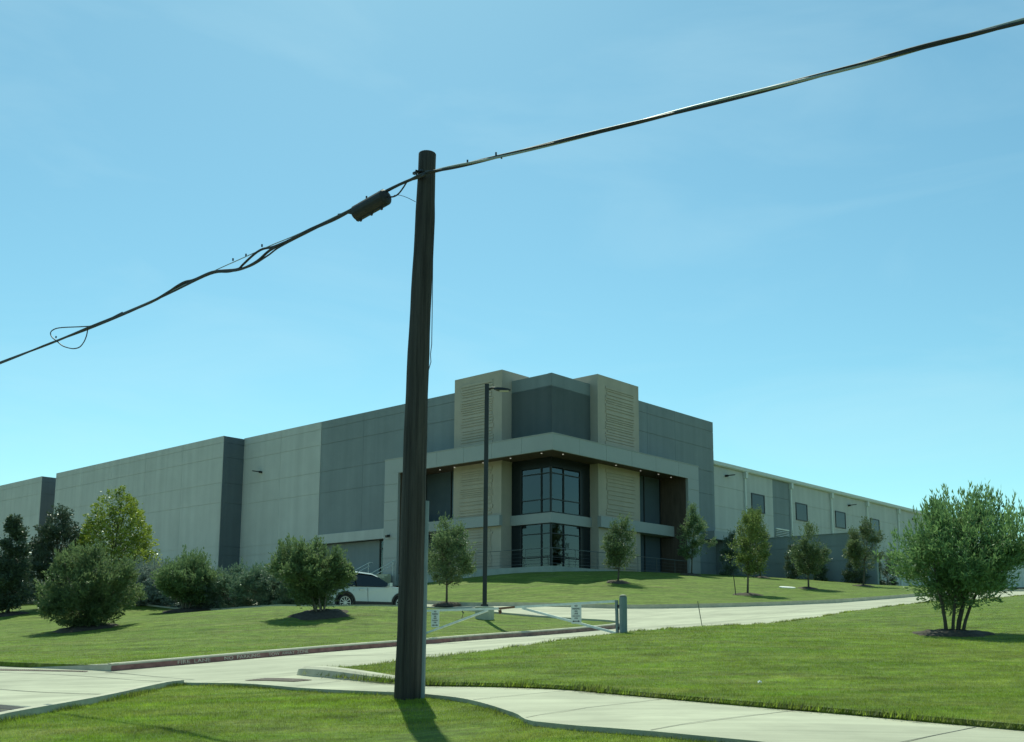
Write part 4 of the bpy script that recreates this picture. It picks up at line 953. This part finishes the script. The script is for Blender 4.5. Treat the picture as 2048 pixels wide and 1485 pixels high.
def plant(name, cat, label, group, base, H, R, prof, leaf, L, Wd, ntips, per, upness=.6, twig=.28, stems=None, bark=M_bark, seed=1, lean=(0, 0, 0), lob=.25, shell=.55, spikes=0, spread=.05, yellow=None, trunk_r=.05, clear=.0, clumps=0):
    rs = np.random.default_rng(seed); base = np.asarray(base, float); lean = np.asarray(lean, float)
    e = empty(name, base, label, cat, group)
    c, o, h, rho, ck = crown_tips(rs, ntips, prof, base, H, R, lean, lob, shell, clumps)
    up_ = np.array([0, 0, 1.]); hm = np.clip((h - prof[0][0]) / (prof[-1][0] - prof[0][0]), 0, 1)
    d = o * (1 - upness * (.5 + .5 * hm))[:, None] + up_ * (upness * (.35 + .9 * hm))[:, None] + rs.normal(size=(ntips, 3)) * .28
    d /= np.linalg.norm(d, axis=1, keepdims=True)
    tl = twig * rs.uniform(.6, 1.5, ntips)
    if spikes:
        top = np.argsort(-(hm + .35 * rho + .2 * rs.random(ntips)))[:spikes]; tl[top] *= 1.7; d[top] = d[top] * .35 + up_ * .9
    t = rs.random((ntips, per)) ** .8
    C = c[:, None, :] - d[:, None, :] * (tl * .5)[:, None, None] + d[:, None, :] * (t * tl[:, None])[:, :, None] + rs.normal(size=(ntips, per, 3)) * spread * (1.15 - t)[:, :, None]
    D = d[:, None, :] * (.45 + .5 * t)[:, :, None] + rs.normal(size=(ntips, per, 3)) * (.62 - .35 * t)[:, :, None] + up_ * .1
    tintv = rs.random((ntips, per)) * .5 + ((rs.random(ntips) if ck is None else rs.random(clumps)[ck]) * .5)[:, None]
    if yellow is not None: tintv = tintv * .55 + yellow * np.clip(rho[:, None], 0, 1) ** 3
    leaves('crown', C.reshape(-1, 3), D.reshape(-1, 3), L, Wd, leaf, e, rs, tintv.ravel())
    # trunk and limbs
    mb = MB(); zc = base + lean * .5 + np.array([0, 0, (prof[0][0] * .5 + prof[-1][0] * .5) * H])
    if stems is None: stems = [(0, 0, 0, 0)]
    for (bx, by, tx, ty) in stems:
        b0 = base + np.array([bx, by, -.12]); hh_ = H * (prof[-1][0] * .72); t1 = base + np.array([tx, ty, hh_]) + lean * .75
        kn = 7; pts_ = []; rr_ = []
        for i in range(kn):
            q = i / (kn - 1); e1 = q ** 1.35; p = b0 * (1 - q) + t1 * q; p[0] = b0[0] + (t1[0] - b0[0]) * e1 + .03 * math.sin(q * 9 + bx * 40) * R * q; p[1] = b0[1] + (t1[1] - b0[1]) * e1; pts_.append(p); rr_.append(trunk_r * (1 - .78 * q) + .004)
        mb.tube(pts_, rr_, 7)
        k = rs.integers(0, ntips, max(5, int(26 / len(stems))))
        for j in k:
            q = min(max((c[j][2] - base[2]) / max(hh_, .1) * .62, .12 + clear), .95); i = q * (kn - 1); i0 = min(int(i), kn - 2); s0 = pts_[i0] + (pts_[i0 + 1] - pts_[i0]) * (i - i0)
            if np.linalg.norm(c[j] - s0) < R * 1.3: mid_ = (s0 + c[j]) / 2 + np.array([0, 0, -.05 * R]); mb.tube([s0, mid_, c[j]], [trunk_r * .42 * (1 - .5 * q), trunk_r * .25, .004], 5, False)
    mb.build('trunk', bark, e, smooth=True)
    return e
def mound(base, r, h, seed=0):
    rs = np.random.default_rng(seed); nr, na = 7, 28; vs = []; ph = rs.uniform(0, 6, 5)
    for i in range(nr + 1):
        for k in range(na):
            a = 2 * math.pi * k / na; q = i / nr; rr_ = r * q * (1 + .12 * math.sin(2 * a + ph[0]) + .10 * math.sin(5 * a + ph[1]))
            x, y = base[0] + rr_ * math.cos(a), base[1] + rr_ * math.sin(a); z = base[2] - h * 0
            g = gz(x, y, 'upper' if base[2] > 1e9 else None) if i == nr else None
            vs.append([x, y, q])
    xy = np.array([[v[0], v[1]] for v in vs]); zz = base_z(xy); z0 = base_z([base[:2]])[0]
    off = base[2] - z0
    for v, z in zip(vs, zz): q = v[2]; v[2] = z + off + h * (1 - q * q) + rs.normal() * .014 * (q < .95) - (.05 if q == 1 else 0)
    fs = [(i * na + k, i * na + (k + 1) % na, (i + 1) * na + (k + 1) % na, (i + 1) * na + k) for i in range(nr) for k in range(na)]
    return struct(build_np('mulch_mound', np.array(vs), [f[::-1] for f in fs], M_soil, smooth=True))
VITEX = [(.17, .16), (.25, .32), (.36, .62), (.48, .95), (.60, 1.04), (.75, .92), (.88, .66), (1.0, .34)]
PYRA = [(.06, .6), (.16, .92), (.30, 1.0), (.44, .88), (.60, .74), (.76, .55), (.90, .34), (1.0, .08)]
BUSH = [(.02, .45), (.12, .72), (.26, .92), (.45, 1.0), (.62, .98), (.78, .80), (.90, .52), (.98, .2)]
VASE = [(.14, .16), (.22, .42), (.35, .72), (.50, .98), (.64, 1.0), (.78, .82), (.90, .50), (1.0, .16)]
CONE = [(.08, .55), (.18, .95), (.32, 1.0), (.50, .80), (.68, .50), (.84, .24), (.97, .08)]
OVAL = [(.24, .25), (.32, .72), (.45, 1.0), (.60, .98), (.76, .78), (.90, .48), (1.0, .18)]
SHRUB = [(.0, .72), (.2, .98), (.45, 1.0), (.7, .82), (.88, .5), (1.0, .15)]
COLM = [(.02, .7), (.2, 1.0), (.5, .85), (.75, .55), (1.0, .12)]
def stems_ring(n, r0, r1, rs): return [(r0 * math.cos(a), r0 * math.sin(a), r1 * math.cos(a), r1 * math.sin(a)) for a in (np.arange(n) * 2 * math.pi / n + rs)]
# foreground right bush
B = gp(1905, 1270, 24.0, 'right'); mound(B, .95, .12, 3); B = B + np.array([0, 0, .09])
plant('bush_tree', 'bush', 'large multi-stemmed spiky green bush tree on the right lawn', 'bushes on mulch mounds', B, 2.85, 1.46, VITEX, L_vitex, .125, .034, 1750, 22, .58, .40, [(-.16, -.05, -.95, -.3), (-.10, .06, -.55, .5), (-.03, -.08, -.25, -.5), (.10, .0, .55, .3), (.20, -.04, .95, -.1), (.15, .08, .75, .5)], M_bark, 11, (.52, 0, 0),   .26, .45, 420, .075, trunk_r=.038, clear=.22, clumps=38)
# bushes of the left lawn
for px, py, Y, H, R, sd_n, lab, lf in ((172, 1257, 36., 2.45, 1.5, 21, 'big dark rounded bush at the left edge of the lawn', L_bush), (372, 1222, 45., 2.1, 1.45, 22, 'rounded bush between the dark bush and the white car, in front of the hedge', L_bush), (640, 1230, 35.5, 2.2, 1.2, 23, 'multi-stemmed rounded bush in front of the white car', L_bush)):
    B = gp(px, py, Y, 'left'); mound(B, 1.2 if sd_n != 22 else 1.1, .16, sd_n); B = B + np.array([0, 0, .14])
    plant('bush_tree', 'bush', lab, 'bushes on mulch mounds', B, H, R, BUSH if sd_n == 21 else VASE, lf, .105, .038, 1900, 24, .5, .30, stems_ring(7, .14, .8, sd_n), M_bark2, sd_n, (-.5 if sd_n == 23 else 0, 0, 0), .22, .5, 160, .07, trunk_r=.034, clear=.1, clumps=44)
# trees at the far left
for px, py, Y, H, R, pr, lf, lab, sd_n, ye in ((16, 1216, 47., 4.6, .85, CONE, L_dark, 'narrow dark evergreen tree at the far left edge of the lawn', 31, None), (105, 1210, 50., 5.1, 1.6, CONE, L_dark, 'dark pointed evergreen tree behind the big left bush', 32, None), (224, 1206, 52., 5.95, 2.3, PYRA, L_yell, 'tall yellow-green pyramidal tree behind the bushes on the left', 33, .62)):
    B = gp(px, py, Y); 
    if sd_n == 31: mound(B, 1.0, .12, 31)
    plant('evergreen_tree', 'tree', lab, 'evergreens at the left', B, H, R, pr, lf, .12, .065, 1600, 20, .25, .30, None, M_bark, sd_n, (0, 0, 0), .18, .6, 0, .12, ye, trunk_r=.09, clumps=0 if sd_n == 33 else 40)
# hedge shrubs along the car park
k = 0
for px, py, Y, H, R, lf, lab in ((20, 1204, 58, 2.0, 1.9, L_sage, 'grey-green hedge shrub at the far left under the narrow evergreen'), (75, 1205, 57, 1.8, 1.7, L_sage, 'grey-green hedge shrub behind the left side of the big dark bush'), (262, 1207, 50, 1.55, 1.35, L_sage, 'pale sage shrub right of the big dark bush'), (300, 1208, 49, 1.9, 1.35, L_sage, 'pale sage shrub left of the middle bush'), (430, 1208, 46, 1.6, 1.2, L_sage, 'sage shrub right of the middle bush'), (478, 1209, 45.2, 1.75, 1.1, L_hedge, 'green hedge shrub under the dark wall edge'), (520, 1209, 44.6, 1.7, 1.1, L_hedge, 'green hedge shrub left of the bush by the car'), (566, 1210, 44, 1.8, 1.15, L_hedge, 'green hedge shrub partly behind the bush by the car'), (610, 1210, 43.5, 1.7, 1.1, L_hedge, 'green hedge shrub behind the bush by the car'), (345, 1208, 48.5, 1.7, 1.2, L_sage, 'sage shrub behind the middle bush'), (388, 1208, 47.4, 1.65, 1.2, L_sage, 'sage shrub behind the right half of the middle bush'), (215, 1207, 51.0, 1.6, 1.3, L_sage, 'sage shrub behind the right side of the big dark bush')):
    P = at(px, py, Y); B = np.array([P[0], P[1], gz(P[0], P[1], 'left')]); k += 1
    plant('hedge_shrub', 'shrub', lab, 'hedge shrubs along the car park', B, H, R * 1.12, SHRUB, lf, .09, .042, 1100, 18, .4, .24, stems_ring(4, .06, .3, k), M_bark, 40 + k, (0, 0, 0), .2, .5, 60, .07, trunk_r=.025, clumps=26)
# young trees of the upper lawn
for px, py, Y, H, R, lf, ln, lab, sd_n, key in ((893, 1212, 49.8, 3.9, 1.2, L_oak, (.0, 0, 0), 'young round-crowned tree between the wooden pole and the street lamp', 51, 'upper'), (1236, 1165, 55.5, 3.15, .92, L_oak, (.35, 0, 0), 'young tree in front of the right beige pilaster', 52, 'upper'), (1383, 1150, 66, 4.15, .92, L_oak, (.3, 0, 0), 'young tree in front of the brown entrance wall', 53, 'upper'), (1495, 1190, 50.6, 4.15, .90, L_lime, (.33, 0, 0), 'bright green leaning young tree beside the dark stake', 54, 'upper'), (1617, 1178, 57, 3.3, .95, L_oak, (.05, 0, 0), 'young straight tree right of the white utility cover', 55, 'upper'), (1727, 1172, 63.5, 3.9, 1.12, L_oak, (.45, 0, 0), 'young tree at the right end of the dark screen wall', 56, 'upper'), (1521, 1155, 70.5, 4.7, .85, L_oak, (-.35, 0, 0), 'young tree behind the bright leaning tree, near the screen wall', 57, 'upper')):
    B = gp(px, py, Y, key); mound(B + np.array([0, 0, 0]), .72, .10, sd_n); B = B + np.array([0, 0, .08])
    plant('young_tree', 'tree', lab, 'young trees on the upper lawn', B, H, R, OVAL, lf, .10, .042, 760 if sd_n != 51 else 1150, 17, .45, .34, None, M_bark, sd_n, ln, .3, .45, 70, .10, trunk_r=.055, clear=.2, clumps=24 if sd_n != 51 else 34)
# columnar shrubs at the screen wall
for px, py, Y, H, R, lab, sd_n in ((1462, 1152, 72, 3.1, .72, 'dark columnar evergreen at the foot of the screen wall near the entrance end', 61), (1586, 1157, 73.0, 3.2, .55, 'slim columnar evergreen at the middle of the screen wall', 62), (1712, 1164, 71, 1.9, .8, 'low dark shrub at the right end of the screen wall', 63), (1775, 1170, 74, 2.6, .95, 'dark shrub right of the pale glazed side door', 64), (1640, 1160, 72.5, 2.0, .45, 'small slim evergreen behind the straight young tree', 65)):
    P = at(px, py, Y); B = np.array([P[0], P[1], gz(P[0], P[1])])
    plant('columnar_shrub', 'shrub', lab, 'evergreen shrubs at the screen wall', B, H, R, COLM, L_dark, .09, .04, 620, 14, .6, .26, None, M_bark, sd_n, (0, 0, 0), .25, .5, 20, .07, trunk_r=.03, clumps=20)

# ------------------------------------------------------------------ grass blades on the nearer lawns
def grass(n, y0, y1, hgt, wid, keys, seed, name='grass', xlim=.76):
    rs = np.random.default_rng(seed); Y = y0 * (y1 / y0) ** rs.random(n); X = rs.uniform(-xlim, xlim, n) * Y; xy = np.c_[X, Y]
    ok = np.zeros(n, bool); z = base_z(xy)
    for k in keys:
        q = inpoly(POLY[k], xy); ok |= q; z[q] += OFF[k]
    ok &= rs.random(n) < np.clip((y1 - Y) / (y1 - .45 * y1), 0, 1) ** 1.3; xy, z, Y = xy[ok], z[ok], Y[ok]; n = len(xy)
    patch = .75 + .5 * np.sin(xy[:, 0] * 2.1 + 1.3 * np.sin(xy[:, 1] * 1.7)) * np.sin(xy[:, 1] * 2.7)
    H = hgt * rs.uniform(.45, 1.25, n) * (.85 + .25 * patch); Wd = wid * (Y / 10.) * rs.uniform(.6, 1.3, n); a = rs.uniform(0, 6.283, n)
    dx, dy = np.cos(a) * Wd / 2, np.sin(a) * Wd / 2; le = rs.normal(size=(n, 2)) * (H * .55)[:, None]
    v = np.empty((n, 3, 3)); v[:, 0] = np.c_[xy[:, 0] - dx, xy[:, 1] - dy, z - .01]; v[:, 1] = np.c_[xy[:, 0] + dx, xy[:, 1] + dy, z - .01]; v[:, 2] = np.c_[xy + le, z + H]
    me = bpy.data.meshes.new(name); me.vertices.add(3 * n); me.vertices.foreach_set('co', v.ravel()); me.loops.add(3 * n); me.loops.foreach_set('vertex_index', np.arange(3 * n))
    me.polygons.add(n); me.polygons.foreach_set('loop_start', np.arange(0, 3 * n, 3)); me.polygons.foreach_set('loop_total', np.full(n, 3)); me.update()
    me.materials.append(M_blade); o = bpy.data.objects.new(name, me); COL.objects.link(o); o['kind'] = 'stuff'; tag(o, 'short mown green grass covering the lawns around the driveway', 'grass'); return o
grass(1200000, 7.0, 40, .024, .0054, ('right', 'verge', 'left'), 5)

def edge_grass(ch, n, hgt, out, seed, key):
    """longer unmown grass hanging over the edges of the pavement; out = sideways lean to the left of travel"""
    rs = np.random.default_rng(seed); P = P2(ch); L = np.r_[0, np.cumsum(np.hypot(*np.diff(P, axis=0).T))]; q = rs.random(n) * L[-1]; x = np.interp(q, L, P[:, 0]); y = np.interp(q, L, P[:, 1])
    i = np.clip(np.searchsorted(L, q) - 1, 0, len(P) - 2); t = P[i + 1] - P[i]; t /= np.linalg.norm(t, axis=1, keepdims=True); nl = np.c_[-t[:, 1], t[:, 0]]
    keep = (np.abs(x) < .62 * y) & (y > 6.5); wob = .5 + .5 * np.sin(q * 3.1 + 2 * np.sin(q * 1.3))
    keep &= rs.random(n) < .35 + .65 * wob
    x, y, nl, wob = x[keep], y[keep], nl[keep], wob[keep]; n = len(x); off = -np.sign(out) * np.abs(rs.normal(size=n)) * .09
    xy = np.c_[x, y] + nl * off[:, None]; z = base_z(xy) + OFF[key]
    H = hgt * rs.uniform(.4, 1.2, n) * (.55 + .7 * wob); a = rs.uniform(0, 6.283, n); Wd = .0075 * (y / 10) * rs.uniform(.6, 1.3, n)
    le = nl * (out * rs.uniform(.0, 1.1, n))[:, None] + rs.normal(size=(n, 2)) * .025
    v = np.empty((n, 3, 3)); dx, dy = np.cos(a) * Wd / 2, np.sin(a) * Wd / 2
    v[:, 0] = np.c_[xy[:, 0] - dx, xy[:, 1] - dy, z - .03]; v[:, 1] = np.c_[xy[:, 0] + dx, xy[:, 1] + dy, z - .03]; v[:, 2] = np.c_[xy + le, z + H]
    return v
EV = [edge_grass(swalk_far, 18000, .06, .075, 1, 'right'), edge_grass(swalk_near, 16000, .045, -.05, 2, 'verge'), edge_grass(mouth, 5000, .06, -.03, 3, 'verge'), edge_grass(drive_r, 16000, .05, -.05, 4, 'right')]
EV = np.concatenate(EV); n_ = len(EV)
me = bpy.data.meshes.new('edge_grass'); me.vertices.add(3 * n_); me.vertices.foreach_set('co', EV.ravel()); me.loops.add(3 * n_); me.loops.foreach_set('vertex_index', np.arange(3 * n_))
me.polygons.add(n_); me.polygons.foreach_set('loop_start', np.arange(0, 3 * n_, 3)); me.polygons.foreach_set('loop_total', np.full(n_, 3)); me.update(); me.materials.append(M_blade); me.materials.append(M_edge); me.polygons.foreach_set('material_index', (np.random.default_rng(4).random(n_) < .45).astype(np.int32))
eo = bpy.data.objects.new('edge_grass', me); COL.objects.link(eo); eo['kind'] = 'stuff'; tag(eo, 'longer grass hanging over the pavement and driveway edges', 'grass')
